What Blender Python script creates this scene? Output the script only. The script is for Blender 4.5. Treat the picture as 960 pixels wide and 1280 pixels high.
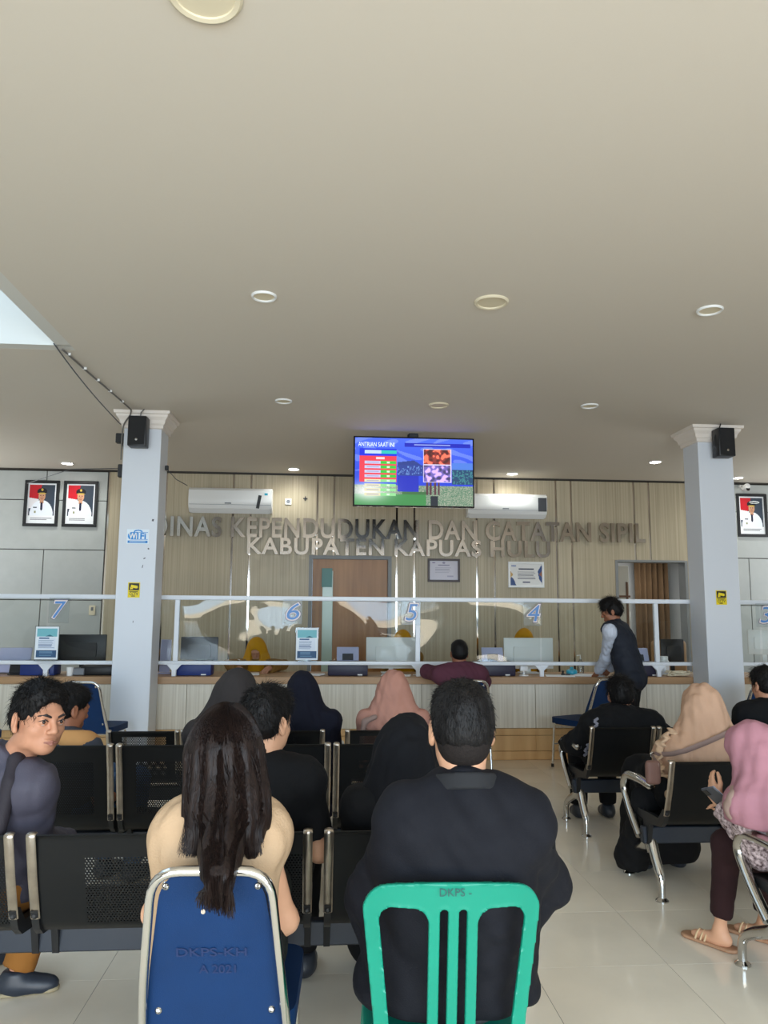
import bpy, bmesh, math, random
import numpy as np
from mathutils import Matrix, Vector
for o in list(bpy.data.objects): bpy.data.objects.remove(o)
SC = bpy.context.scene; COL = SC.collection
PI = math.pi
random.seed(7); RNG = np.random.default_rng(7)

# ------------------------------------------------------------------ camera
cam = bpy.data.cameras.new('camera'); camo = bpy.data.objects.new('camera', cam); COL.objects.link(camo)
cam.sensor_fit = 'VERTICAL'; cam.sensor_height = 36.0; cam.lens = 36.0*960/1280; cam.clip_start = 0.05
camo.matrix_world = (Matrix.Translation((0, 0, 1.5)) @ Matrix.Rotation(math.radians(-4.2), 4, 'Z')
    @ Matrix.Rotation(math.radians(97.5), 4, 'X') @ Matrix.Rotation(math.radians(0.4), 4, 'Z'))
SC.camera = camo

# ------------------------------------------------------------------ light
world = bpy.data.worlds.new('world'); SC.world = world; world.use_nodes = True
bg = world.node_tree.nodes['Background']; bg.inputs[0].default_value = (0.55, 0.77, 1.0, 1); bg.inputs[1].default_value = 2.4
def area(name, loc, rot, sx, sy, power, col):
    l = bpy.data.lights.new(name, 'AREA'); l.shape = 'RECTANGLE'; l.size = sx; l.size_y = sy; l.energy = power; l.color = col
    o = bpy.data.objects.new(name, l); o.location = loc; o.rotation_euler = rot; COL.objects.link(o); return o
# daylight through the glazed entrance behind the visitors: sky above, sunlit forecourt below
area('entrance_daylight', (0.6, -2.9, 1.75), (math.radians(80), 0, 0), 8.6, 1.7, 400, (0.66, 0.83, 1.0))
area('forecourt_bounce', (0.6, -2.9, 0.5), (math.radians(112), 0, 0), 8.6, 0.8, 200, (1.0, 0.84, 0.62))
# fill lights added at the side walls to brighten the hall behind the counter
area('left_staff_fill', (-5.9, 9.7, 2.2), (0, math.radians(-90), 0), 1.6, 1.9, 40, (0.92, 0.97, 1.0))
area('right_staff_fill', (7.9, 9.7, 2.2), (0, math.radians(90), 0), 1.6, 1.9, 40, (0.92, 0.97, 1.0))
area('passage_fill', (5.2, 12.2, 2.65), (0, 0, 0), .6, .6, 22, (1.0, 0.97, 0.93))  # bare fill light added to brighten the passage behind the doorway
SC.view_settings.view_transform = 'Standard'; SC.view_settings.look = 'None'
SC.view_settings.exposure = 0.12; SC.view_settings.gamma = 1.0; SC.view_settings.use_curve_mapping = False
SC.cycles.use_denoising = True
SC.cycles.max_bounces = 10; SC.cycles.diffuse_bounces = 5; SC.cycles.transparent_max_bounces = 16
SC.cycles.caustics_reflective = False; SC.cycles.caustics_refractive = False
SC.cycles.sample_clamp_indirect = 6.0

# ------------------------------------------------------------------ objects
def link(name, data, parent=None, mat=None):
    o = bpy.data.objects.new(name, data); COL.objects.link(o)
    if parent is not None: o.parent = parent
    if mat is not None and data is not None and len(data.materials) == 0: data.materials.append(mat)
    return o
def tag(o, label=None, cat=None, group=None, kind=None):
    if label: o['label'] = label
    if cat: o['category'] = cat
    if group: o['group'] = group
    if kind: o['kind'] = kind
    return o
def thing(name, label, cat, loc=(0, 0, 0), rz=0, group=None):
    o = bpy.data.objects.new(name, None); COL.objects.link(o); o.location = loc; o.rotation_euler = (0, 0, rz); o.empty_display_size = .1
    return tag(o, label, cat, group)
def copy_tree(o, parent=None):
    c = o.copy(); COL.objects.link(c)
    if parent is not None: c.parent = parent
    for ch in list(o.children): copy_tree(ch, c)
    return c

class MB:
    def __init__(s): s.v = []; s.f = []
    def add(s, v, f):
        n = len(s.v); s.v += [tuple(map(float, p)) for p in v]; s.f += [tuple(i+n for i in q) for q in f]; return s
    def box(s, c, d, bev=0, M=None, seg=1):
        bm = bmesh.new(); bmesh.ops.create_cube(bm, size=1)
        for v in bm.verts: v.co = Vector((v.co.x*d[0], v.co.y*d[1], v.co.z*d[2]))
        if bev > 0: bmesh.ops.bevel(bm, geom=bm.edges[:], offset=bev, segments=seg, affect='EDGES', profile=.5)
        T = Matrix.Translation(c) if M is None else Matrix.Translation(c) @ M
        bm.verts.ensure_lookup_table(); bm.verts.index_update()
        s.add([T @ v.co for v in bm.verts], [[v.index for v in f.verts] for f in bm.faces]); bm.free(); return s
    def tube(s, pts, r, n=8, cap=True, flat=1.0, up=None):
        P = [Vector(p) for p in pts]; R = r if isinstance(r, (list, tuple)) else [r]*len(P)
        rings = []; ref = Vector(up) if up else None
        for i, p in enumerate(P):
            t = (P[min(i+1, len(P)-1)]-P[max(i-1, 0)]).normalized()
            if ref is None: ref = Vector((0, 0, 1)) if abs(t.z) < .9 else Vector((1, 0, 0))
            a = (ref - t*ref.dot(t)).normalized(); b = t.cross(a)
            if up is None: ref = a
            rings.append([p + (a*math.cos(2*PI*k/n)*flat + b*math.sin(2*PI*k/n))*R[i] for k in range(n)])
        v = [q for ring in rings for q in ring]; f = []
        for i in range(len(P)-1):
            for k in range(n): f.append((i*n+k, i*n+(k+1) % n, (i+1)*n+(k+1) % n, (i+1)*n+k))
        if cap: f.append(tuple(range(n-1, -1, -1))); f.append(tuple((len(P)-1)*n+k for k in range(n)))
        return s.add(v, f)
    def lathe(s, prof, n=20, c=(0, 0, 0), M=None):
        T = Matrix.Translation(c) if M is None else Matrix.Translation(c) @ M
        v = [T @ Vector((r*math.cos(2*PI*k/n), r*math.sin(2*PI*k/n), z)) for r, z in prof for k in range(n)]; f = []
        for i in range(len(prof)-1):
            for k in range(n): f.append((i*n+k, i*n+(k+1) % n, (i+1)*n+(k+1) % n, (i+1)*n+k))
        f.append(tuple(range(n-1, -1, -1))); f.append(tuple((len(prof)-1)*n+k for k in range(n)))
        return s.add(v, f)
    def prism(s, outline, axis, a, b):
        """outline: 2D points; axis: 'x','y','z' extruded from a to b"""
        def P(u, w, t): return {'x': (t, u, w), 'y': (u, t, w), 'z': (u, w, t)}[axis]
        n = len(outline); v = [P(u, w, a) for u, w in outline]+[P(u, w, b) for u, w in outline]
        f = [tuple(range(n)), tuple(range(2*n-1, n-1, -1))]+[(i, i+n, (i+1) % n+n, (i+1) % n) for i in range(n)]
        return s.add(v, f)
    def sheet(s, prof, x0, x1, th, nx=1):
        """profile polyline (y,z) swept along x with thickness"""
        P = [Vector((0, y, z)) for y, z in prof]; out = []; inn = []
        for i, p in enumerate(P):
            t = (P[min(i+1, len(P)-1)]-P[max(i-1, 0)]).normalized(); nrm = Vector((0, -t.z, t.y))
            out.append(p+nrm*th/2); inn.append(p-nrm*th/2)
        loop = out+inn[::-1]
        return s.prism([(p.y, p.z) for p in loop], 'x', x0, x1)
    def mesh(s, name, smooth=40):
        me = bpy.data.meshes.new(name); me.from_pydata(s.v, [], s.f); me.validate(); 
        bm = bmesh.new(); bm.from_mesh(me); bmesh.ops.recalc_face_normals(bm, faces=bm.faces[:]); bm.to_mesh(me); bm.free()
        if smooth:
            me.shade_smooth(); me.set_sharp_from_angle(angle=math.radians(smooth))
        return me
    def build(s, name, mat, parent=None, smooth=40): return link(name, s.mesh(name, smooth), parent, mat)
def bez(p0, p1, p2, n=8):
    p0, p1, p2 = Vector(p0), Vector(p1), Vector(p2)
    return [p0*(1-t)**2+p1*2*t*(1-t)+p2*t*t for t in [i/(n-1) for i in range(n)]]
def rounded(pts, r, n=5):
    """round the corners of an open polyline"""
    P = [Vector(p) for p in pts]; out = [P[0]]
    for i in range(1, len(P)-1):
        a = (P[i-1]-P[i]); b = (P[i+1]-P[i]); k = min(r, a.length*.49, b.length*.49)
        out += bez(P[i]+a.normalized()*k, P[i], P[i]+b.normalized()*k, n)
    return out+[P[-1]]
def rrect(w, h, r, n=4, cx=0, cy=0):
    out = []
    for sx, sy, a0 in ((1, 1, 0), (-1, 1, 90), (-1, -1, 180), (1, -1, 270)):
        for k in range(n+1):
            a = math.radians(a0+90*k/n); out.append((cx+sx*(w/2-r)+r*math.cos(a), cy+sy*(h/2-r)+r*math.sin(a)))
    return out

# ------------------------------------------------------------------ materials
def lin(c):
    return tuple((x/12.92 if x <= .04045 else ((x+.055)/1.055)**2.4) for x in (c[0]/255, c[1]/255, c[2]/255))
def mat(name, c, rough=.5, metal=0, noise=0, nscale=(8, 8, 8), bump=0, bscale=60, spec=.5, emit=0, coords='Object', c2=None, sheen=0, bsc3=None):
    m = bpy.data.materials.new(name); m.use_nodes = True; nt = m.node_tree; b = nt.nodes['Principled BSDF']
    L = lin(c); b.inputs['Base Color'].default_value = (*L, 1); b.inputs['Roughness'].default_value = rough; b.inputs['Metallic'].default_value = metal
    b.inputs['Specular IOR Level'].default_value = spec
    if sheen: b.inputs['Sheen Weight'].default_value = sheen
    if emit: b.inputs['Emission Color'].default_value = (*L, 1); b.inputs['Emission Strength'].default_value = emit
    if noise or bump:
        tc = nt.nodes.new('ShaderNodeTexCoord'); mp = nt.nodes.new('ShaderNodeMapping'); nt.links.new(tc.outputs[coords], mp.inputs[0])
        mp.inputs['Scale'].default_value = nscale
        nz = nt.nodes.new('ShaderNodeTexNoise'); nz.inputs['Scale'].default_value = 1; nz.inputs['Detail'].default_value = 4; nt.links.new(mp.outputs[0], nz.inputs[0])
    if noise:
        r = nt.nodes.new('ShaderNodeValToRGB'); nt.links.new(nz.outputs[0], r.inputs[0])
        d = lin(c2) if c2 else tuple(max(0, x*(1-noise)) for x in L); u = L if c2 else tuple(min(1, x*(1+noise)) for x in L)
        r.color_ramp.elements[0].color = (*d, 1); r.color_ramp.elements[1].color = (*u, 1)
        r.color_ramp.elements[0].position = .3; r.color_ramp.elements[1].position = .7
        nt.links.new(r.outputs[0], b.inputs['Base Color'])
    if bump:
        n2 = nt.nodes.new('ShaderNodeTexNoise'); n2.inputs['Detail'].default_value = 3
        m2 = nt.nodes.new('ShaderNodeMapping'); m2.inputs['Scale'].default_value = bsc3 or (bscale,)*3; nt.links.new(tc.outputs[coords], m2.inputs[0])
        n2.inputs['Scale'].default_value = 1; nt.links.new(m2.outputs[0], n2.inputs[0])
        bp = nt.nodes.new('ShaderNodeBump'); bp.inputs['Strength'].default_value = bump; bp.inputs['Distance'].default_value = .004
        nt.links.new(n2.outputs[0], bp.inputs['Height']); nt.links.new(bp.outputs[0], b.inputs['Normal'])
    return m
M = {}
M['tile'] = mat('floor_tile', (242, 231, 211), .11, 0, .05, (3, 3, 3), spec=.65); 
M['grout'] = mat('grout', (84, 78, 70), .8)
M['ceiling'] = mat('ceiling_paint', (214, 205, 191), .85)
M['white_wall'] = mat('white_wall', (215, 213, 206), .8)
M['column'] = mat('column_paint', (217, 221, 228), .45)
M['plaster'] = mat('plaster_white', (232, 222, 212), .6)
M['wood_panel'] = mat('wood_panel', (190, 177, 151), .45, 0, 1, (55, 55, .5), .25, c2=(166, 153, 127), bsc3=(90, 90, .2))
M['grey_panel'] = mat('grey_panel', (178, 181, 178), .4, 0, .03)
M['dark_gap'] = mat('dark_gap', (60, 55, 48), .5)
M['mirror'] = mat('mirror_steel', (205, 195, 185), .08, 1)
M['letter'] = mat('letter_steel', (188, 178, 168), .12, 1)
M['door_wood'] = mat('door_wood', (176, 126, 74), .4, 0, 1, (14, 14, .8), c2=(150, 102, 56))
M['alu'] = mat('aluminium', (132, 134, 134), .5, 0)
M['counter_top'] = mat('counter_top', (184, 146, 106), .4, 0, 1, (.8, 14, 14), c2=(160, 124, 88))
M['pale_wood'] = mat('pale_wood', (222, 216, 202), .45, 0, 1, (70, 70, 1.2), c2=(198, 190, 174))
M['oak'] = mat('oak', (214, 176, 124), .42, 0, 1, (9, 9, 1), c2=(190, 148, 96))
M['white_metal'] = mat('white_metal', (232, 236, 242), .35)
M['chrome'] = mat('chrome', (215, 212, 208), .13, 1)
M['chrome_worn'] = mat('brushed_steel', (170, 160, 148), .3, 1, .15, (20, 20, 20))
M['cast_alu'] = mat('cast_aluminium', (200, 198, 194), .16, 1)
M['black_steel'] = mat('black_steel', (12, 14, 16), .42, spec=.3)
M['navy_steel'] = mat('navy_steel', (26, 34, 46), .45)
M['blue_vinyl'] = mat('blue_upholstery', (6, 43, 84), .6, 0, .08, (6, 6, 6), .2, 400, spec=.25)
M['green_plastic'] = mat('green_plastic', (0, 130, 106), .38, 0, .05, (5, 5, 5), .05, 80)
M['black_plastic'] = mat('black_plastic', (22, 23, 26), .45)
M['black_gloss'] = mat('black_gloss', (12, 12, 16), .15)
M['white_plastic'] = mat('white_plastic', (236, 236, 234), .35)
M['grey_plastic'] = mat('grey_plastic', (120, 124, 130), .45)
M['dark_grey_plastic'] = mat('dark_grey_plastic', (62, 64, 70), .4)
M['blue_plastic'] = mat('blue_plastic', (28, 52, 120), .45)
M['purple_plastic'] = mat('purple_plastic', (44, 40, 62), .45)
M['lavender'] = mat('lavender_plastic', (190, 192, 222), .4)
M['paper'] = mat('paper', (240, 240, 238), .8)
M['cable'] = mat('cable_grey', (110, 106, 100), .5)
M['cyan_plastic'] = mat('cyan_plastic', (40, 165, 190), .4)
M['cream'] = mat('cream_plastic', (226, 214, 186), .5)
M['skin'] = mat('skin', (184, 132, 104), .5, 0, .06, (14, 14, 14), .08, 500, spec=.35)
M['skin_pale'] = mat('skin_pale', (208, 158, 126), .5, 0, .05, (14, 14, 14), .08, 500, spec=.35)
M['skin_dark'] = mat('skin_dark', (150, 98, 72), .5, 0, .06, (14, 14, 14), .08, 500, spec=.35)
M['hair'] = mat('black_hair', (17, 15, 15), .55, 0, .5, (60, 60, 14), .6, bsc3=(260, 260, 70), spec=.22)
M['long_hair'] = mat('brown_black_hair', (38, 27, 23), .45, 0, 1, (120, 120, 3), .5, c2=(20, 14, 13), bsc3=(320, 320, 4), spec=.18)
M['tan_curtain'] = mat('tan_curtain', (112, 88, 62), .85, 0, .1)
M['glow'] = mat('lamp_glow', (255, 250, 240), .5, emit=40)

def glass(name, tint=(.97, .985, .98), rough=.02, wob=0.0, refl=1.0):
    m = bpy.data.materials.new(name); m.use_nodes = True; nt = m.node_tree; nt.nodes.clear()
    out = nt.nodes.new('ShaderNodeOutputMaterial'); mx = nt.nodes.new('ShaderNodeMixShader'); tr = nt.nodes.new('ShaderNodeBsdfTransparent'); gl = nt.nodes.new('ShaderNodeBsdfGlossy')
    fr = nt.nodes.new('ShaderNodeFresnel'); fr.inputs[0].default_value = 1.49
    tr.inputs[0].default_value = (*tint, 1); gl.inputs[1].default_value = rough; gl.inputs[0].default_value = (refl, refl, refl, 1)
    nt.links.new(fr.outputs[0], mx.inputs[0]); nt.links.new(tr.outputs[0], mx.inputs[1]); nt.links.new(gl.outputs[0], mx.inputs[2]); nt.links.new(mx.outputs[0], out.inputs[0])
    return m
M['acrylic'] = glass('acrylic', rough=.03, refl=.5)
M['sticker_film'] = glass('sticker_film', (.93, .95, .96), .2, refl=.3)
M['clear_plastic'] = glass('clear_plastic', (.9, .93, .95), .05)
def perforated(name, base, pitch, dia, x0, x1, z0, z1):
    """steel sheet with real see-through round holes inside a rectangle (object X/Z), hexagonal rows"""
    m = mat(name, base, .42, spec=.3); nt = m.node_tree; b = nt.nodes['Principled BSDF']; out = nt.nodes['Material Output']
    tc = nt.nodes.new('ShaderNodeTexCoord'); sp = nt.nodes.new('ShaderNodeSeparateXYZ'); nt.links.new(tc.outputs['Object'], sp.inputs[0])
    def mth(op, a, c=None, d=None):
        n = nt.nodes.new('ShaderNodeMath'); n.operation = op
        for i, q in enumerate((a, c, d)):
            if q is None: continue
            if isinstance(q, (int, float)): n.inputs[i].default_value = q
            else: nt.links.new(q, n.inputs[i])
        return n.outputs[0]
    x, z = sp.outputs[0], sp.outputs[2]
    def lattice(ox, oz):
        fx = mth('SUBTRACT', mth('FRACT', mth('MULTIPLY_ADD', x, 1/pitch, ox)), .5); fz = mth('SUBTRACT', mth('FRACT', mth('MULTIPLY_ADD', z, 1/(pitch*1.6), oz)), .5)
        d = mth('SQRT', mth('ADD', mth('MULTIPLY', fx, fx), mth('MULTIPLY', mth('MULTIPLY', fz, fz), 2.56)))
        return mth('LESS_THAN', d, dia/pitch/2)
    h = mth('MAXIMUM', lattice(100, 100), lattice(100.5, 100.5))
    for q, op, lim in ((x, 'GREATER_THAN', x0), (x, 'LESS_THAN', x1), (z, 'GREATER_THAN', z0), (z, 'LESS_THAN', z1)):
        h = mth('MULTIPLY', h, mth(op, q, lim))
    mx = nt.nodes.new('ShaderNodeMixShader'); tr = nt.nodes.new('ShaderNodeBsdfTransparent')
    nt.links.new(h, mx.inputs[0]); nt.links.new(b.outputs[0], mx.inputs[1]); nt.links.new(tr.outputs[0], mx.inputs[2]); nt.links.new(mx.outputs[0], out.inputs[0])
    return m
# tile: slight tone difference from tile to tile
nt = M['tile'].node_tree; oi = nt.nodes.new('ShaderNodeObjectInfo'); hs = nt.nodes.new('ShaderNodeHueSaturation')
mr = nt.nodes.new('ShaderNodeMapRange'); mr.inputs[3].default_value = .95; mr.inputs[4].default_value = 1.04
nt.links.new(oi.outputs['Random'], mr.inputs[0]); nt.links.new(mr.outputs[0], hs.inputs['Value'])
_l = nt.nodes['Principled BSDF'].inputs['Base Color'].links[0]; _s = _l.from_socket; nt.links.new(_s, hs.inputs['Color']); nt.links.new(hs.outputs[0], nt.nodes['Principled BSDF'].inputs['Base Color'])

# ------------------------------------------------------------------ flat print (posters, screens, stickers): colours on a grid of quads
PRINT = {}
def print_mat(emit=0, rough=.5):
    k = (emit, rough)
    if k in PRINT: return PRINT[k]
    m = bpy.data.materials.new('screen_picture' if emit else 'printed_picture'); m.use_nodes = True; nt = m.node_tree; b = nt.nodes['Principled BSDF']
    a = nt.nodes.new('ShaderNodeVertexColor'); a.layer_name = 'Col'
    nt.links.new(a.outputs[0], b.inputs['Base Color']); b.inputs['Roughness'].default_value = rough
    if emit:
        b.inputs['Base Color'].default_value = (0, 0, 0, 1); nt.links.remove(b.inputs['Base Color'].links[0])
        nt.links.new(a.outputs[0], b.inputs['Emission Color']); b.inputs['Emission Strength'].default_value = emit
    PRINT[k] = m; return m
def picture(name, img, w, h, loc, parent=None, emit=0, rough=.5):
    """img[row from top, col] sRGB 0..255, in the XZ plane facing -Y, centred on loc"""
    img = np.asarray(img, float)/255; H, W = img.shape[:2]
    xs = np.linspace(-w/2, w/2, W+1); zs = np.linspace(h/2, -h/2, H+1)
    X, Z = np.meshgrid(xs, zs); v = np.stack([X, np.zeros_like(X), Z], -1).reshape(-1, 3)
    i = np.arange(H)[:, None]*(W+1)+np.arange(W)[None]
    q = np.stack([i, i+W+1, i+W+2, i+1], -1).reshape(-1, 4)
    me = np_mesh(name, v, q, smooth=False)
    L = np.where(img <= .04045, img/12.92, ((img+.055)/1.055)**2.4).reshape(-1, 3)
    ca = me.color_attributes.new('Col', 'FLOAT_COLOR', 'CORNER')
    c = np.ones((len(L), 4, 4), np.float32); c[:, :, :3] = L[:, None]; ca.data.foreach_set('color', c.ravel())
    o = link(name, me, parent, print_mat(emit, rough)); o.location = loc; return o
def np_mesh(name, v, q, smooth=True):
    me = bpy.data.meshes.new(name); v = np.asarray(v, np.float32); q = np.asarray(q, np.int32); k = q.shape[1]
    me.vertices.add(len(v)); me.vertices.foreach_set('co', v.ravel())
    me.loops.add(q.size); me.loops.foreach_set('vertex_index', q.ravel())
    me.polygons.add(len(q)); me.polygons.foreach_set('loop_start', np.arange(0, q.size, k, dtype=np.int32))
    me.update(calc_edges=True)
    if smooth: me.polygons.foreach_set('use_smooth', np.ones(len(q), bool))
    return me
class Img:
    def __init__(s, w, h, c): s.a = np.zeros((h, w, 3)); s.a[:] = c; s.w = w; s.h = h; s.y, s.x = np.mgrid[0:h, 0:w]; s.x = (s.x+.5)/w; s.y = (s.y+.5)/h
    def rect(s, x0, y0, x1, y1, c): s.a[(s.x >= x0) & (s.x < x1) & (s.y >= y0) & (s.y < y1)] = c; return s
    def ell(s, cx, cy, rx, ry, c): s.a[((s.x-cx)/rx)**2+((s.y-cy)/ry)**2 < 1] = c; return s
    def tri(s, p, c):
        m = np.ones_like(s.x, bool); n = len(p); sg = sum((p[(i+1) % n][0]-p[i][0])*(p[(i+1) % n][1]+p[i][1]) for i in range(n)) > 0
        for i in range(n):
            (x0, y0), (x1, y1) = p[i], p[(i+1) % n]; k = (x1-x0)*(s.y-y0)-(y1-y0)*(s.x-x0); m &= (k <= 0) if sg else (k >= 0)
        s.a[m] = c; return s
    def lines(s, x0, y0, x1, n, dy, c, seed=0, th=.35):
        r = random.Random(seed)
        for i in range(n): s.rect(x0, y0+i*dy, x1-(x1-x0)*r.random()*.3, y0+i*dy+dy*th, c)
        return s
def text_mesh(s, size, ext=0.0, bold=0.0, shear=0.0):
    cu = bpy.data.curves.new('text', 'FONT'); cu.body = s; cu.size = size; cu.extrude = ext; cu.offset = bold; cu.shear = shear; cu.resolution_u = 4
    o = bpy.data.objects.new('text', cu); me = bpy.data.meshes.new_from_object(o); bpy.data.objects.remove(o); bpy.data.curves.remove(cu); return me
def text_obj(name, s, loc, width, height, mat_, parent=None, ext=.0005, bold=0.0, shear=0.0):
    """lettering standing in the XZ plane, read from -Y, fitted to width x height, lower left at loc"""
    me = text_mesh(s, 1.0, 0, bold, shear); co = np.empty(len(me.vertices)*3); me.vertices.foreach_get('co', co); co = co.reshape(-1, 3)
    lo, hi = co.min(0), co.max(0); w = hi[0]-lo[0]; h = hi[1]-lo[1]
    bm = bmesh.new(); bm.from_mesh(me)
    for v in bm.verts: v.co = Vector(((v.co.x-lo[0])/w*width, 0, (v.co.y-lo[1])/h*height))
    if ext > .001:
        r = bmesh.ops.extrude_face_region(bm, geom=bm.faces[:])
        for v in [g for g in r['geom'] if isinstance(g, bmesh.types.BMVert)]: v.co.y -= ext
        bmesh.ops.recalc_face_normals(bm, faces=bm.faces[:])
    bm.to_mesh(me); bm.free()
    o = link(name, me, parent, mat_); o.location = loc; return o
# ------------------------------------------------------------------ bodies, cloth and moulded shapes: signed distance fields turned into one continuous mesh
def V(*a): return np.array(a, float)
def unit(v): v = np.asarray(v, float); return v/max(np.linalg.norm(v), 1e-9)
def frame(f, u=(0, 0, 1)):
    """columns: right, forward, up"""
    f = unit(f); r = unit(np.cross(f, u)); return np.stack([r, f, np.cross(r, f)], 1)
def eul(yaw=0, pitch=0, roll=0):
    """local +Y is forward; yaw turns left, pitch lifts the face, roll tilts to the right (degrees)"""
    y, p, r = np.radians([yaw, pitch, roll]); c, s = np.cos, np.sin
    Z = np.array([[c(y), -s(y), 0], [s(y), c(y), 0], [0, 0, 1]]); X = np.array([[1, 0, 0], [0, c(p), -s(p)], [0, s(p), c(p)]]); Y = np.array([[c(r), 0, s(r)], [0, 1, 0], [-s(r), 0, c(r)]])
    return Z @ X @ Y
class Sdf:
    def __init__(s): s.ops = []; s.post = []; s.planes = []
    def _a(s, fn, lo, hi, k, mode): s.ops.append((fn, np.asarray(lo, float), np.asarray(hi, float), k, mode)); return s
    def rc(s, a, b, ra, rb=None, k=.02, mode='u', cut=None, flat=None):
        a = np.asarray(a, float); b = np.asarray(b, float); rb = ra if rb is None else rb; ab = b-a; L2 = max(ab@ab, 1e-12); r = max(ra, rb)
        def fn(x, y, z):
            px, py, pz = x-a[0], y-a[1], z-a[2]; t = np.clip((px*ab[0]+py*ab[1]+pz*ab[2])/L2, 0, 1)
            d = np.sqrt((px-t*ab[0])**2+(py-t*ab[1])**2+(pz-t*ab[2])**2)-(ra+(rb-ra)*t)
            if cut is not None:
                (c0, n0) = cut; d = np.maximum(d, (x-c0[0])*n0[0]+(y-c0[1])*n0[1]+(z-c0[2])*n0[2])
            return d
        return s._a(fn, np.minimum(a, b)-r, np.maximum(a, b)+r, k, mode)
    def ell(s, c, r, R=None, k=.02, mode='u', cut=None):
        c = np.asarray(c, float); r = np.asarray(r, float); R = np.eye(3) if R is None else np.asarray(R); e = np.sqrt(((R*r)**2).sum(1))
        def fn(x, y, z):
            px, py, pz = x-c[0], y-c[1], z-c[2]; q = [(px*R[0, i]+py*R[1, i]+pz*R[2, i])/r[i] for i in range(3)]
            k0 = np.sqrt(q[0]**2+q[1]**2+q[2]**2); k1 = np.sqrt((q[0]/r[0])**2+(q[1]/r[1])**2+(q[2]/r[2])**2)
            d = k0*(k0-1)/np.maximum(k1, 1e-6)
            if cut is not None:
                (c0, n0) = cut; d = np.maximum(d, (x-c0[0])*n0[0]+(y-c0[1])*n0[1]+(z-c0[2])*n0[2])
            return d
        return s._a(fn, c-e, c+e, k, mode)
    def box(s, c, h, r=.01, R=None, k=.01, mode='u'):
        c = np.asarray(c, float); h = np.asarray(h, float)-r; R = np.eye(3) if R is None else np.asarray(R); e = np.abs(R)@(h+r)
        def fn(x, y, z):
            px, py, pz = x-c[0], y-c[1], z-c[2]; q = [np.abs(px*R[0, i]+py*R[1, i]+pz*R[2, i])-h[i] for i in range(3)]
            return np.sqrt(sum(np.maximum(t, 0)**2 for t in q))+np.minimum(np.maximum(q[0], np.maximum(q[1], q[2])), 0)-r
        return s._a(fn, c-e, c+e, k, mode)
    def func(s, fn, lo, hi, k=.01, mode='u'): return s._a(fn, lo, hi, k, mode)
    def plane(s, p, n): s.planes.append((np.asarray(p, float), unit(n))); return s      # cuts away the side n points to
    def noise(s, fn, lim=.05): s.post.append((fn, lim)); return s
    def mesh(s, name, res=.01, fine=(), smooth=1, origin=(0, 0, 0)):
        u = [o for o in s.ops if o[4] == 'u']; lo = np.min([o[1] for o in u], 0)-res*2.5-.012; hi = np.max([o[2] for o in u], 0)+res*2.5+.012
        ax = []
        for i in range(3):
            c = [lo[i]]
            while c[-1] < hi[i]:
                h = res
                for (fl, fh, fr) in fine:
                    if fl[i]-fr <= c[-1] <= fh[i]: h = min(h, fr)
                c.append(c[-1]+h)
            ax.append(np.array(c))
        X, Y, Z = ax; val = np.full((len(X), len(Y), len(Z)), .5, np.float32)
        for fn, l, h, k, mode in s.ops:
            m = k+res*2.5+.01; i0, i1 = np.searchsorted(X, l[0]-m), np.searchsorted(X, h[0]+m); j0, j1 = np.searchsorted(Y, l[1]-m), np.searchsorted(Y, h[1]+m); k0, k1 = np.searchsorted(Z, l[2]-m), np.searchsorted(Z, h[2]+m)
            if i1 <= i0 or j1 <= j0 or k1 <= k0: continue
            d = fn(X[i0:i1, None, None], Y[None, j0:j1, None], Z[None, None, k0:k1]).astype(np.float32); a = val[i0:i1, j0:j1, k0:k1]
            if mode == 'u': hh = np.maximum(k-np.abs(a-d), 0)/max(k, 1e-6); val[i0:i1, j0:j1, k0:k1] = np.minimum(a, d)-hh*hh*k*.25
            elif mode == 's': d = -d; hh = np.maximum(k-np.abs(a-d), 0)/max(k, 1e-6); val[i0:i1, j0:j1, k0:k1] = np.maximum(a, d)+hh*hh*k*.25
        for fn, lim in s.post:
            I = np.nonzero(np.abs(val) < lim); val[I] += fn(X[I[0]], Y[I[1]], Z[I[2]]).astype(np.float32)
        for p, n in s.planes:
            d = (X[:, None, None]-p[0])*n[0]+(Y[None, :, None]-p[1])*n[1]+(Z[None, None, :]-p[2])*n[2]; val = np.maximum(val, d.astype(np.float32))
        val[0] = val[-1] = .1; val[:, 0] = val[:, -1] = .1; val[:, :, 0] = val[:, :, -1] = .1
        v, q = nets(val, X, Y, Z)
        for _ in range(smooth): v = relax(v, q)
        return np_mesh(name, v-np.asarray(origin), q)
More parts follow.
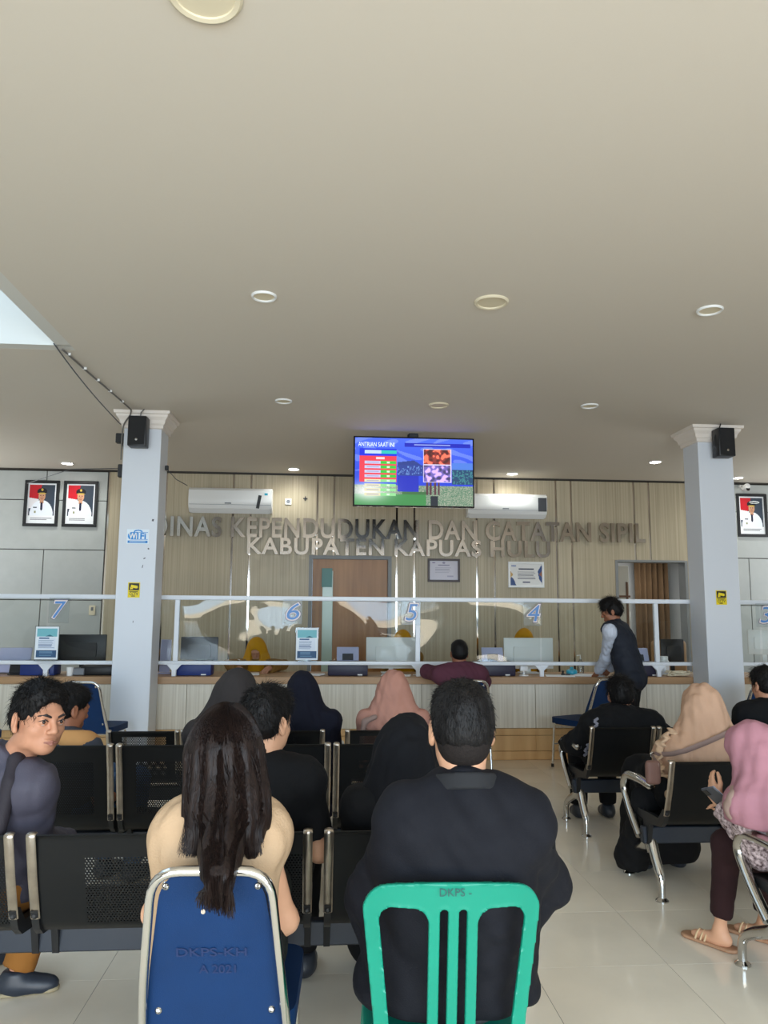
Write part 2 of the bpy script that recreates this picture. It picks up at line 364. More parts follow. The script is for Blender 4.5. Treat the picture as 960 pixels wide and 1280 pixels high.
def nets(val, X, Y, Z):
    s = val < 0; c = s[:-1, :-1, :-1].astype(np.int8)
    for a in ((1, 0, 0), (0, 1, 0), (0, 0, 1), (1, 1, 0), (1, 0, 1), (0, 1, 1), (1, 1, 1)):
        c = c+s[a[0]:s.shape[0]-1+a[0], a[1]:s.shape[1]-1+a[1], a[2]:s.shape[2]-1+a[2]]
    I, J, K = np.nonzero((c > 0) & (c < 8)); n = len(I); P = np.zeros((n, 3)); N = np.zeros(n)
    for ax in range(3):
        for b in (0, 1):
            for e in (0, 1):
                o0 = [0, 0, 0]; o0[(ax+1) % 3] = b; o0[(ax+2) % 3] = e; o1 = list(o0); o1[ax] = 1
                va = val[I+o0[0], J+o0[1], K+o0[2]]; vb = val[I+o1[0], J+o1[1], K+o1[2]]; m = (va < 0) != (vb < 0)
                t = np.where(m, va/np.where(m, va-vb, 1), 0)
                pa = np.stack([X[I+o0[0]], Y[J+o0[1]], Z[K+o0[2]]], 1); pb = np.stack([X[I+o1[0]], Y[J+o1[1]], Z[K+o1[2]]], 1)
                P += m[:, None]*(pa+(pb-pa)*t[:, None]); N += m
    P /= N[:, None]; idx = np.full(c.shape, -1, np.int64); idx[I, J, K] = np.arange(n); F = []
    def faces(d, order):
        a, b, flip = d
    for ax in range(3):
        sl0 = [slice(1, -1)]*3; sl1 = [slice(1, -1)]*3; sl0[ax] = slice(0, -1); sl1[ax] = slice(1, None)
        s0 = s[tuple(sl0)]; s1 = s[tuple(sl1)]; E = np.array(np.nonzero(s0 != s1)); inn = s0[tuple(E)]
        for a in range(3):
            if a != ax: E[a] += 1
        u, w = (ax+1) % 3, (ax+2) % 3
        def cell(du, dw): e = E.copy(); e[u] += du; e[w] += dw; return idx[e[0], e[1], e[2]]
        q = np.stack([cell(-1, -1), cell(0, -1), cell(0, 0), cell(-1, 0)], 1)
        q[~inn] = q[~inn][:, ::-1]; F.append(q)
    F = np.concatenate(F); return P, F[(F >= 0).all(1)]
def relax(v, q, w=.5):
    a = np.zeros_like(v); n = np.zeros(len(v))
    for i in range(4):
        for j in (1, 3):
            p0, p1 = q[:, i], q[:, (i+j) % 4]
            for d in range(3): a[:, d] += np.bincount(p0, v[p1, d], len(v))
            n += np.bincount(p0, minlength=len(v))
    return v*(1-w)+w*a/np.maximum(n, 1)[:, None]
def folds(seed, amp=.006, f=22, stretch=(1, 1, .45), octaves=5):
    r = np.random.default_rng(seed); W = []
    for i in range(octaves):
        d = r.normal(size=3)*np.array(stretch); d /= np.linalg.norm(d); W.append((d*f*2.3*(.6+1.0*i/octaves+.3*r.random()), r.random()*6.28, amp*(1-.12*i)))
    w2 = r.normal(size=(3, 3))*6
    def fn(x, y, z):
        wx = .02*np.sin(w2[0, 0]*x+w2[0, 1]*y+w2[0, 2]*z); wz = .03*np.sin(w2[1, 0]*x+w2[1, 1]*y+w2[1, 2]*z)
        t = 0
        for k, ph, a in W:
            g = np.sin(k[0]*(x+wx)+k[1]*y+k[2]*(z+wz)+ph); t = t+a*(1-np.abs(g)-.5)
        return t/octaves*2.6
    return fn
def spikes(seed, amp, f, sx=1, sz=1):
    r = np.random.default_rng(seed); W = [(r.normal(size=3)*f*np.array([sx, sx, sz]), r.random()*6.28) for _ in range(9)]
    def fn(x, y, z):
        t = 0
        for k, p in W: t = t+np.sin(k[0]*x+k[1]*y+k[2]*z+p)
        return amp*t/4
    return fn

# ------------------------------------------------------------------ people
def sit(x, y, seat=.42, yaw=0, head=None, hy=0, hp=-5, hr=0, sh=.165, w=1.0, hs=1.0, spread=.10, arms=None, knee=.42, shdrop=.055, noff=(0, 0, 0), as_=1.0):
    """joints of a seated figure; x,y = hip centre, yaw 0 looks to +Y; head = centre of the head"""
    J = {}; yr = math.radians(yaw); r = V(math.cos(yr), math.sin(yr), 0); f = V(-math.sin(yr), math.cos(yr), 0); u = V(0, 0, 1)
    P = V(x, y, seat+.10); H = V(*head); R = eul(yaw+hy, hp, hr); N = H-R@V(0, .035, .0)*hs-u*.155*hs+V(*noff)
    S = N-P; mid = P+S*.35-f*.015; ch = P+S*.70-f*.012; up = unit(S)
    J.update(as_=as_, r=r, f=f, pelvis=P, mid=mid, chest=ch, neck=N, head=H, HR=R, hs=hs, w=w, up=up, seat=seat)
    for sd, n in ((-1, 'L'), (1, 'R')):
        s = N+r*sd*sh*w-u*shdrop-f*.005; e = s+u*-.26+r*sd*.05+f*.08; wr = e+f*.19-r*sd*.09+u*(-.02); hd = unit(f-r*sd*.5-u*.3)
        if arms and n in arms:
            a = arms[n]; e = V(*a[0]); wr = V(*a[1]); hd = unit(V(*a[2])) if len(a) > 2 else unit(wr-e)
        J['s'+n], J['e'+n], J['w'+n], J['h'+n] = s, e, wr, hd
        h = P+r*sd*.085*w; k = h+f*knee+r*sd*(spread-.085)+u*(.02); an = V(*(k+f*.0)[:2], .075)
        J['hip'+n], J['k'+n], J['a'+n], J['t'+n] = h, k, an, f
    return J
def stand(x, y, yaw, head, hy=0, hp=0, hr=0, sh=.17, w=1.0, hs=1.0, arms=None, hipz=.86, lean=.0, step=.05):
    J = sit(x, y, hipz-.10, yaw, head, hy, hp, hr, sh, w, hs, arms=arms); r, f = J['r'], J['f']
    for sd, n in ((-1, 'L'), (1, 'R')):
        h = J['hip'+n]; k = h+f*(.02+sd*step*.5)+V(0, 0, -(hipz-.47)); a = V(*(h+f*sd*step)[:2], .075)
        J['k'+n], J['a'+n] = k, a
    return J
def torso(S, J, g=0.0, k=.05):
    w = J['w']; r, f, up = J['r'], J['f'], J['up']; R = np.stack([r, np.cross(up, r), up], 1)
    S.ell(J['pelvis']+V(0, 0, .01), V(.165*w+g, .125+g, .115+g), R, k); S.ell(J['mid'], V(.145*w+g, .11+g, .15+g), R, k); S.ell(J['chest'], V(.155*w+g, .112+g, .15+g), R, k)
    S.rc(J['sL'], J['sR'], .056+g, k=k)
    for n in 'LR':
        S.rc(J['neck']+V(0, 0, -.005), J['neck']*.35+J['s'+n]*.65+V(0, 0, .0), .05+g*.6, .05+g, k=.04)
        S.rc(J['chest'], J['s'+n], .09+g, .058+g, k=.04)
def arm(S, J, n, g=0.0, end=1.0, k=.03, cut=True):
    s, e, w = J['s'+n], J['e'+n], J['w'+n]; k_ = J.get('as_', 1); a = .047*k_+g; b = .039*k_+g; c = .028+g*.8
    if end <= 1: q = s+(e-s)*end; S.rc(s, q+(e-s)*.1, a, a+(b-a)*end+.004, k=k, cut=(q, unit(e-s)) if cut else None)
    else:
        S.rc(s, e, a, b, k=k); q = e+(w-e)*(end-1); S.rc(e, q+(w-e)*.15, b+.002, b+(c-b)*(end-1), k=k, cut=(q, unit(w-e)) if cut else None)
def leg(S, J, n, g=0.0, end=2.0, k=.04):
    h, kn, a = J['hip'+n], J['k'+n], J['a'+n]; S.rc(h, kn, .082+g, .056+g, k=k); q = kn+(a-kn)*(end-1)
    S.rc(kn, q, .056+g, .056+(.038-.056)*(end-1)+g*1.1, k=k, cut=(q-unit(a-kn)*.0, unit(a-kn)))
def foot(S, J, n, g=0.0):
    a, t = J['a'+n], J['t'+n]; S.rc(a, a-V(0, 0, .03), .04+g, k=.02); S.rc(a+V(0, 0, -.035)-t*.03, a+V(0, 0, -.05)+t*.13, .033+g, .024+g, k=.03); S.rc(a+V(0, 0, -.04)+t*.02, a+V(0, 0, -.052)+t*.10, .036+g, .03+g, k=.02)
def headshape(S, J, face=True, ears=True):
    R, c, q = J['HR'], J['head'], J['hs']; p = lambda *a: c+R@(V(*a)*q); e = lambda cc, r, k, mode='u', RR=None: S.ell(p(*cc), V(*r)*q, R if RR is None else R@RR, k, mode)
    e((0, -.014, .03), (.076, .096, .086), .02); e((0, .018, -.045), (.06, .068, .072), .03); e((0, .058, -.092), (.028, .026, .022), .035)
    for sd in (-1, 1):
        e((sd*.042, .045, -.032), (.026, .03, .026), .02); e((sd*.052, .012, -.075), (.012, .035, .02), .03)
        if ears:
            RR = eul(sd*-18, 0, 0)
            e((sd*.083, -.012, -.012), (.010, .02, .033), .006, 'u', RR); e((sd*.091, -.008, -.008), (.007, .011, .02), .005, 's', RR); e((sd*.082, -.004, -.04), (.008, .010, .012), .006)
    if face:
        S.rc(p(-.032, .078, .016), p(.032, .078, .016), .014*q, k=.02)
        for sd in (-1, 1): e((sd*.033, .09, -.004), (.02, .016, .0125), .012, 's')
        S.rc(p(0, .086, .004), p(0, .104, -.032), .0085*q, .0115*q, k=.012)
        for sd in (-1, 1):
            e((sd*.0135, .094, -.037), (.0095, .011, .0085), .006); e((sd*.032, .074, -.004), (.0165, .0165, .0125), .006); e((sd*.007, .101, -.044), (.004, .005, .003), .002, 's')
        e((0, .083, -.066), (.024, .015, .0065), .007); e((0, .081, -.077), (.021, .015, .007), .007); S.rc(p(-.022, .096, -.0712), p(.022, .096, -.0712), .0022*q, k=.003, mode='s')
    N = J['neck']; S.rc(c+R@(V(0, -.02, -.055)*q), N+V(0, 0, -.03), .053*q, .058*q, k=.03)
FING = [(-.030, .072, .064), (-.010, .078, .074), (.011, .074, .068), (.030, .066, .052)]
def hand(S, w, d, nrm, side, curl=.5, spread=1.0, thumb=.6, q=1.0):
    """wrist, finger direction, palm normal (the side the fingers close to), side -1 left / +1 right; five separate fingers"""
    d = unit(d); n = unit(np.asarray(nrm, float)-d*np.dot(nrm, d)); x = np.cross(d, n)*side*-1
    for i, (ox, pl, fl) in enumerate(FING):
        b = w+x*ox*.55*q; kn = w+d*pl*q+x*ox*.85*q*spread; S.rc(b+d*.012, kn, .0135*q, .0105*q, k=.014)
        p = kn; ang = curl*(.55+.1*i); rad = [.0092, .0084, .0076]; dr = unit(d+x*ox*1.6*spread)
        for j, sl in enumerate((.44, .32, .24)):
            dr2 = dr*math.cos(ang*(j+1))+n*math.sin(ang*(j+1)); e = p+dr2*fl*q*sl*1.02; S.rc(p, e, rad[j]*q, rad[min(j+1, 2)]*.95*q, k=.004); p = e
    t0 = w+d*.022*q-x*.024*q; t1 = t0+(d*.028-x*.026+n*.012)*q; t2 = t1+(d*.03-x*.008*(1-thumb)+n*.012*thumb)*q; t3 = t2+(d*.024+x*.004*thumb+n*.010*thumb)*q
    S.rc(t0, t1, .014*q, .011*q, k=.012); S.rc(t1, t2, .0105*q, .0092*q, k=.004); S.rc(t2, t3, .0092*q, .0075*q, k=.004)
def skin_body(J, name, label, m, face=True, ears=True, hands=(None, None), res=.012, hres=.007, hfine=.005, origin=None, group=None, legs=True, headfine=True):
    S = Sdf(); torso(S, J); fine = []
    for n, h in zip('LR', hands):
        arm(S, J, n, 0, 2.0, cut=False); h = h or {}
        hand(S, J['w'+n], J['h'+n], h.get('nrm', V(0, 0, -1)), -1 if n == 'L' else 1, h.get('curl', .5), thumb=h.get('thumb', .6))
        if h.get('fine'): c = J['w'+n]+J['h'+n]*.09; fine.append((c-.11, c+.11, hfine))
        if legs: leg(S, J, n, -.012); foot(S, J, n, -.008)
    headshape(S, J, face, ears); c = J['head']
    if headfine: fine.append((c-.13, c+.13, hres))
    if origin is None: origin = V(J['pelvis'][0], J['pelvis'][1], 0)
    J['o'] = origin; o = link(name, S.mesh(name, res, fine, 1, origin), None, m); o.location = origin
    return tag(o, label, 'person', group)
def child(root, J, name, S, m, res, fine=(), smooth=1, label=None):
    o = link(name, S.mesh(name, res, fine, smooth, J['o']), root, m)
    if label: o['label'] = label
    return o
def hair_short(root, J, m, res=.006, seed=1, amp=.004, top=.014, low=-.045, fringe=.055, f=240, side=.006, n=1400, L=.02, lift=.45, rad=.0010):
    S = Sdf(); R, c, q = J['HR'], J['head'], J['hs']; p = lambda *a: c+R@(V(*a)*q)
    S.ell(p(0, -.018, .034), V(.076+side, .1, .088+top)*q, R, .02); S.ell(p(0, -.045, -.015), V(.070+side*.8, .07, .06)*q, R, .03); S.ell(p(0, .03, .075), V(.066, .06, .034+top*.6)*q, R, .03)
    S.ell(p(0, .115, fringe-.105), V(.072, .085, .10)*q, R, .012, 's')
    for sd in (-1, 1): S.ell(p(sd*.095, .0, -.028), V(.030, .032, .046)*q, R, .008, 's'); S.ell(p(sd*.088, .055, -.045), V(.04, .05, .062)*q, R, .01, 's')
    S.noise(spikes(seed, amp, f, 1, .5), .03); S.plane(p(0, 0, low), R@V(0, .25, -1))
    o = child(root, J, 'hair', S, m, res)
    if n:
        me = o.data; k = len(me.polygons); C0 = np.empty(k*3); N0 = np.empty(k*3); me.polygons.foreach_get('center', C0); me.polygons.foreach_get('normal', N0); C0 = C0.reshape(-1, 3); N0 = N0.reshape(-1, 3)
        rg = np.random.default_rng(seed+50); K = p(0, -.055, .12)-J['o']; fw = R[:, 1]; rel = (C0+J['o']-c)@R
        ok = np.nonzero((np.linalg.norm((rel-np.array([0, -.01, 0])*q)/q, axis=1) > .068))[0]; ix = rg.choice(ok, n); P0 = C0[ix]; Nn = N0[ix]; d = P0-K; d /= np.linalg.norm(d, axis=1)[:, None]+1e-6
        T = d-Nn*(d*Nn).sum(1)[:, None]; T /= np.linalg.norm(T, axis=1)[:, None]+1e-6; T += rg.normal(size=T.shape)*.28; Ls = L*(.5+.8*rg.random(n))[:, None]*np.where(rel[ix, 2] < -.015*q, .55, 1)[:, None]
        lf = lift*np.clip((rel[ix, 2]/q+.03)/.12, .15, 1)[:, None]
        pts = [P0-Nn*.003, P0+(T*(1-lf*.5)+Nn*lf)*Ls*.5, P0+(T*(1.25-lf*.5)+Nn*lf*1.3)*Ls]; A = np.cross(T, Nn); A /= np.linalg.norm(A, axis=1)[:, None]+1e-6
        ring = []
        for i, w in enumerate((1, .8, .2)):
            for t in range(3): an = t*2.094; ring.append(pts[i]+(A*math.cos(an)+Nn*math.sin(an))*rad*w)
        v = np.stack(ring, 1).reshape(-1, 3); base = np.arange(n)[:, None]*9; Q = np.concatenate([base+np.array([[i*3+t, i*3+(t+1) % 3, (i+1)*3+(t+1) % 3, (i+1)*3+t]]) for i in range(2) for t in range(3)])
        h = link('hair_strands', np_mesh('hair_strands', v, Q), root, m); h['kind'] = 'stuff'
    return o
def scarf(root, J, m, res=.009, seed=3, name='headscarf', back=.30, wide=.20, fwd=.0, amp=.006, face=True, top=.0, chestcover=True, side=0.0, depth=.12, f=26, label=None, clip=None, cone=.6, low=.0, armcover=0):
    """draped head covering: cap over the head, cone over the neck, cape over shoulders, back and chest"""
    S = Sdf(); R, c, q = J['HR'], J['head'], J['hs']; p = lambda *a: c+R@(V(*a)*q); N = J['neck']; r, fw = J['r'], J['f']; dn = -J['up']; B = np.stack([r, np.cross(J['up'], r), J['up']], 1)
    S.ell(p(0, -.014, .034), V(.087, .108, .096+top)*q, R, .03); S.ell(p(0, .012, -.05), V(.081, .086, .088)*q, R, .04)
    S.rc(p(0, -.03, -.02), N+fw*-.01, .084*q, .092, k=.05)
    S.ell(N+dn*.10+r*side, V(wide, depth+.015, .12), B, .07)
    for n, sd in (('L', -1), ('R', 1)):
        e = N*(1-cone)+J['s'+n]*cone; S.rc(p(sd*.015, -.025, -.01), e+dn*.03-fw*.02+r*side, .072*q, .075, k=.06); S.rc(p(sd*.01, -.02, -.03), e+dn*.10+fw*.03, .07*q, .07, k=.06)
    S.rc(N+dn*.04-fw*.02, N+dn*back-fw*.03+r*side, .11, wide*.60, k=.06)
    if armcover:
        for n in 'LR': S.rc(J['s'+n], J['s'+n]+(J['e'+n]-J['s'+n])*armcover, .078, .088, k=.06, cut=(J['s'+n]+(J['e'+n]-J['s'+n])*armcover, unit(J['e'+n]-J['s'+n])))
    if chestcover: S.rc(N+dn*.02+fw*.04, N+dn*.24+fw*.07, .085, .13, k=.06)
    if face: S.ell(p(0, .115, -.012), V(.056, .075, .082)*q, R, .012, 's')
    S.noise(folds(seed, amp, f, (1, 1, .25)), .04)
    S.plane(N+dn*(back+.08), dn)
    if clip: S.plane(*clip)
    return child(root, J, name, S, m, res, smooth=1, label=label)
def top_garment(root, J, m, name='jacket', g=.018, sleeve=1.9, res=.01, seed=5, amp=.006, f=24, collar=.03, hem=None, collar_r=.066, label=None, extra=None, legsit=0, armhole=True):
    S = Sdf(); torso(S, J, g)
    for n in 'LR':
        sv = sleeve[n] if isinstance(sleeve, dict) else sleeve
        if sv > 0: arm(S, J, n, g*.95, sv)
        if legsit: S.rc(J['hip'+n], J['hip'+n]+(J['k'+n]-J['hip'+n])*legsit, .09+g, .08+g, k=.05)
    N = J['neck']; u = unit(J['head']-N)
    if collar > 0: S.rc(N-u*.03, N+u*(collar+.03), collar_r+.006, collar_r, k=.02, cut=(N+u*collar+J['f']*0, unit(u+J['f']*.35)))
    else: S.plane(N+V(0, 0, .022), V(0, 0, 1))
    if extra: extra(S)
    S.noise(folds(seed, amp, f), .04)
    if sleeve == 0 and armhole:
        for n in 'LR': S.rc(J['s'+n]+J['r']*(-.06 if n == 'L' else .06), J['e'+n], .088, .072, k=.012, mode='s')
    if hem is not None: S.plane(V(0, 0, hem), V(0, 0, -1))
    return child(root, J, name, S, m, res, label=label)
def legwear(root, J, m, name='trousers', g=.012, res=.013, seed=9, amp=.005, end=1.95, skirt=False, label=None):
    S = Sdf(); w = J['w']; R = np.stack([J['r'], J['f'], V(0, 0, 1)], 1); S.ell(J['pelvis']-V(0, 0, .0), V(.17*w+g, .13+g, .115+g), R, .05)
    for n in 'LR': leg(S, J, n, g, end)
    if skirt:
        S.rc(J['kL'], J['kR'], .075+g, k=.05); S.rc((J['aL']+J['kL'])/2, (J['aR']+J['kR'])/2, .09+g, k=.08); S.rc(J['aL']+V(0, 0, .06), J['aR']+V(0, 0, .06), .10+g, k=.08); S.rc(J['hipL']*.5+J['kL']*.5, J['hipR']*.5+J['kR']*.5, .09+g, k=.06)
        S.plane(V(0, 0, .04), V(0, 0, -1))
    S.noise(folds(seed, amp, 20), .04)
    return child(root, J, name, S, m, res, label=label)
def shoes(root, J, m, res=.009, name='shoe', sole=None):
    for n in 'LR':
        S = Sdf(); foot(S, J, n, .008); S.plane(J['a'+n]+V(0, 0, .02), V(0, 0, 1)); S.plane(V(0, 0, .004), V(0, 0, -1)); child(root, J, name, S, m, res)
# ------------------------------------------------------------------ setting
def struct(o): o['kind'] = 'structure'; return o
CZ = 3.5; WY = 11.05
floor = struct(MB().box((1, 4.3, -.03), (14, 14.2, .057)).build('floor', M['grout'], None, 0))
tile_me = MB().box((0, 0, -.008), (.598, .598, .016), 0).mesh('tile', 0); tile_me.materials.append(M['tile'])
for i in range(-6, 9):
    for j in range(-4, 13):
        t = link('tile', tile_me, floor); t.location = (.6*i, 3.75+.6*j-1.2, 0)
struct(MB().box((1, -7, -.06), (30, 8.6, .05)).build('forecourt_ground', mat('forecourt_concrete', (190, 182, 168), .9), None, 0))
c = MB()
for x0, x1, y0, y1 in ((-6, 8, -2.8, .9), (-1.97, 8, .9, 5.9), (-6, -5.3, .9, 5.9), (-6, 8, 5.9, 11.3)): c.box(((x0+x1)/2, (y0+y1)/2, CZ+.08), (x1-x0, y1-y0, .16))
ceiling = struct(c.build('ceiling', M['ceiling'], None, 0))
w = MB()
for x0, x1, y0, y1 in ((-5.3, -5.19, 1, 5.8), (-2.08, -1.97, 1, 5.8), (-5.3, -1.97, .9, 1.01), (-5.3, -1.97, 5.79, 5.9)): w.box(((x0+x1)/2, (y0+y1)/2, CZ+.001+.75), (x1-x0, y1-y0, 1.5))
struct(w.build('wall_skylight', M['white_wall'], None, 0))
struct(MB().box((-6.05, 4.2, 1.75), (.1, 14.2, 3.5)).build('wall_left', M['white_wall'], None, 0))
struct(MB().box((8.05, 4.2, 1.75), (.1, 14.2, 3.5)).build('wall_right', M['white_wall'], None, 0))
w = MB(); w.box((-4.9, -2.75, 1.75), (2.2, .1, 3.5)); w.box((6.6, -2.75, 1.75), (2.8, .1, 3.5)); w.box((.7, -2.75, 3.1), (9, .1, .8))
struct(w.build('wall_front', M['white_wall'], None, 0))
# back wall: carcass with the door opening and the passage opening, then cladding piece by piece
w = MB(); Y0, Y1 = 11.085, 11.25
for x0, x1, z0, z1 in ((-6, -.22, 0, 3.5), (-.22, .886, 2.285, 3.5), (.886, 4.27, 0, 3.5), (4.27, 5.30, 2.275, 3.5), (5.30, 8, 0, 3.5)): w.box(((x0+x1)/2, (Y0+Y1)/2, (z0+z1)/2), (x1-x0, Y1-Y0, z1-z0))
wall_back = struct(w.build('wall_back', M['dark_gap'], None, 0))
def clad(name, x0, x1, z0, z1, m, gap=.006, parent=None, y=WY, th=.03):
    return MB().box(((x0+x1)/2, y+th/2, (z0+z1)/2), (x1-x0-gap, th, z1-z0-gap), .002).build(name, m, parent or wall_back, 0)
edges = [-3.11, -2.56, -2.31, -1.36, -1.11, -.154, .087, 1.0, 1.257, 2.174, 2.434, 3.365, 3.594, 4.551, 4.783, 5.36]
SW = .028
for a, b in zip(edges[:-1], edges[1:]):
    x0, x1 = a+SW/2, b-SW/2; spans = []
    if b > -.22 and a < .886:
        if x0 < -.22: clad('wood_panel', x0, -.25, 0, 2.315, M['wood_panel'], 0)
        if x1 > .886: clad('wood_panel', .916, x1, 0, 2.315, M['wood_panel'], 0)
        clad('wood_panel', x0, x1, 2.315, 3.47, M['wood_panel'], 0)
    elif b > 4.27 and a < 5.3:
        if x0 < 4.27: clad('wood_panel', x0, 4.24, 0, 2.30, M['wood_panel'], 0)
        if x1 > 5.33: clad('wood_panel', 5.33, x1, 0, 2.30, M['wood_panel'], 0)
        clad('wood_panel', x0, x1, 2.30, 3.47, M['wood_panel'], 0)
    else: clad('wood_panel', x0, x1, 0, 3.47, M['wood_panel'], 0)
for i, a in enumerate(edges):
    z0 = 2.315 if -.25 < a < .92 else (2.30 if 4.24 < a < 5.33 else 0)
    MB().box((a, 11.072, (z0+3.47)/2), (SW*.9, .02, 3.47-z0)).build('mirror_strip', M['mirror'], wall_back, 0)
for x0, x1, z0, z1 in ((-6, -3.98, 3.05, 3.47), (-3.98, -3.13, 3.05, 3.47), (-6, -3.13, 2.35, 3.05), (-6, -3.96, 1.65, 2.35), (-3.96, -3.13, 1.65, 2.35), (-6, -3.96, .0, 1.65), (-3.96, -3.13, 0, 1.65),
                       (5.38, 8, 3.05, 3.47), (5.38, 8, 2.35, 3.05), (5.38, 6.29, 1.65, 2.35), (6.29, 8, 1.65, 2.35), (5.38, 6.29, 0, 1.65), (6.29, 8, 0, 1.65)):
    clad('grey_panel', x0, x1, z0, z1, M['grey_panel'], .012)
MB().box((1, 11.055, 3.490), (14, .03, .018)).build('wall_channel', M['dark_gap'], wall_back, 0)
# brown service door with an aluminium frame and a tall glazed slot
d = struct(MB().box((.333, 11.14, 1.135), (1.082, .04, 2.266), .002).build('door_1', M['door_wood'], None, 0))
f = MB(); f.box((-.235, 11.12, 1.157), (.05, .16, 2.315)); f.box((.901, 11.12, 1.157), (.05, .16, 2.315)); f.box((.333, 11.12, 2.29), (1.086, .16, .05)); f.build('door_frame', M['alu'], d, 0)
MB().box((.012, 11.115, 1.15), (.15, .02, 1.9), .004).build('vision_panel', mat('frosted_green_glass', (186, 205, 190), .2), d, 0)
MB().box((-.0, 11.10, 2.0), (.15, .012, .27), .002).build('door_notice', mat('teal_notice', (95, 140, 135), .5), d, 0)
hd = MB().tube([(.78, 11.12, 1.02), (.78, 11.06, 1.02), (.66, 11.06, 1.02)], .011, 8); hd.box((.78, 11.117, 1.02), (.045, .012, .2), .004); hd.build('door_handle', M['chrome'], d)
# passage opening on the right with its own grey room behind
f = MB(); f.box((4.255, 11.15, 1.15), (.04, .22, 2.30)); f.box((5.315, 11.15, 1.15), (.04, .22, 2.30)); f.box((4.785, 11.15, 2.29), (1.02, .22, .03)); struct(f.build('door_2', M['alu'], None, 0))
w = MB(); w.box((5.2, 13.65, 1.4), (3.6, .1, 2.8)); w.box((3.45, 12.5, 1.4), (.1, 2.4, 2.8)); w.box((6.95, 12.5, 1.4), (.1, 2.4, 2.8)); w.box((5.2, 12.5, 2.75), (3.6, 2.4, .1)); w.box((5.2, 12.5, -.01), (3.6, 2.4, .02))
struct(w.build('wall_passage', mat('passage_grey', (205, 207, 206), .7), None, 0))
# columns
def column(x0, x1, name):
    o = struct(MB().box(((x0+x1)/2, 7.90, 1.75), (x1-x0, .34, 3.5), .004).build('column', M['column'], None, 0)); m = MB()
    prof = [(.001, 3.325), (.018, 3.33), (.020, 3.36), (.034, 3.375), (.042, 3.41), (.066, 3.44), (.070, 3.462), (.088, 3.468), (.092, 3.498)]
    rings = [[(x0-a, 7.73-a, z), (x1+a, 7.73-a, z), (x1+a, 8.07+a, z), (x0-a, 8.07+a, z)] for a, z in prof]; v = [p for r in rings for p in r]; f = []
    for i in range(len(prof)-1):
        for k in range(4): f.append((i*4+k, i*4+(k+1) % 4, (i+1)*4+(k+1) % 4, (i+1)*4+k))
    f += [(3, 2, 1, 0), tuple(len(v)-4+k for k in range(4))]
    m.add(v, f).build('capital', M['plaster'], o, 25); return o
cl_ = column(-2.06, -1.69, 'left'); column(3.905, 4.285, 'right')
scuff = mat('scuff_mark', (92, 92, 100), .8)
for x_, z_, w_, h_, a_ in ((-1.735, 2.40, .018, .022, .2), (-1.765, 2.115, .016, .012, .6), (-1.80, 2.02, .022, .010, -.5), (-1.815, 1.94, .007, .03, .2), (-1.88, 1.40, .006, .02, .1)): MB().box((x_, 7.7295, z_), (w_, .002, h_), 0, Matrix.Rotation(a_, 4, 'Y')).build('scuff_mark', scuff, cl_, 0)
# ceiling lamps
def downlight(x, y, r, lit, label, cream=False, power=22):
    t = thing('downlight', label, 'ceiling light', (x, y, CZ), 0, 'recessed ceiling lamps')
    MB().lathe([(r*.78, -.001), (r*.80, -.010), (r*.92, -.014), (r, -.006), (r, .004), (r*.78, .004)], 28).build('rim', M['cream'] if cream else M['white_plastic'], t)
    MB().lathe([(r*.80, -.004), (r*.60, -.003), (.001, -.002)][::-1], 24).build('diffuser', M['glow'] if lit else M['cream'], t)
    if lit:
        l = bpy.data.lights.new('downlight_beam', 'SPOT'); l.energy = power; l.spot_size = math.radians(150); l.spot_blend = .8; l.shadow_soft_size = r*.7; l.color = (.95, 1, .97)
        o = bpy.data.objects.new('downlight_beam', l); o.location = (0, 0, -.03); COL.objects.link(o); o.parent = t
    return t
downlight(-.43, 2.30, .125, 0, 'unlit round ceiling lamp, the nearest one, cut by the top edge', True)
downlight(-.43, 4.72, .082, 0, 'small unlit white ceiling lamp, left of the cream one in the middle row')
downlight(1.03, 4.68, .112, 0, 'larger unlit ceiling lamp with cream lens and screwed rim, middle row', True)
downlight(2.49, 4.68, .085, 0, 'small unlit white ceiling lamp right of the cream one in the middle row')
downlight(-.44, 7.17, .082, 0, 'unlit ceiling lamp left of the hanging television')
downlight(1.05, 7.17, .098, 0, 'unlit ceiling lamp just above and in front of the hanging television', True)
downlight(2.50, 7.05, .085, 0, 'unlit ceiling lamp right of the hanging television')
downlight(-3.56, 10.6, .085, 1, 'lit ceiling lamp above the two left portraits')
downlight(-.49, 10.68, .085, 1, 'lit ceiling lamp above the left air conditioner and door')
downlight(2.63, 10.7, .085, 1, 'lit ceiling lamp above the right air conditioner')
downlight(4.28, 9.64, .085, 1, 'lit ceiling lamp just left of the right column head')
downlight(5.96, 10.65, .085, 1, 'lit ceiling lamp just right of the right column')
# counter
ct = thing('service_counter', 'long service counter with wood edge, pale front and oak plinth panels', 'counter', (.5, 8.4, 0))
def cpart(name, m, x0, x1, y0, y1, z0, z1, bev=.002): return MB().box(((x0+x1)/2-.5, (y0+y1)/2-8.4, (z0+z1)/2), (x1-x0, y1-y0, z1-z0), bev).build(name, m, ct, 0)
cpart('worktop', M['counter_top'], -5, 6.5, 8.078, 8.80, .772, .845, .004)
cpart('carcass', M['dark_gap'], -5, 6.5, 8.125, 8.70, 0, .772)
x = -5.0
while x < 6.4:
    x1 = min(x+1.2, 6.5)
    cpart('upper_panel', M['pale_wood'], x+.002, x1-.002, 8.095, 8.125, .322, .77)
    cpart('oak_strip', M['oak'], x, x1, 8.10, 8.125, .250, .318); cpart('oak_panel', M['oak'], x+.001, x1-.001, 8.10, 8.125, .092, .246); cpart('oak_plinth', M['oak'], x, x1, 8.10, 8.125, .002, .088)
    x = x1
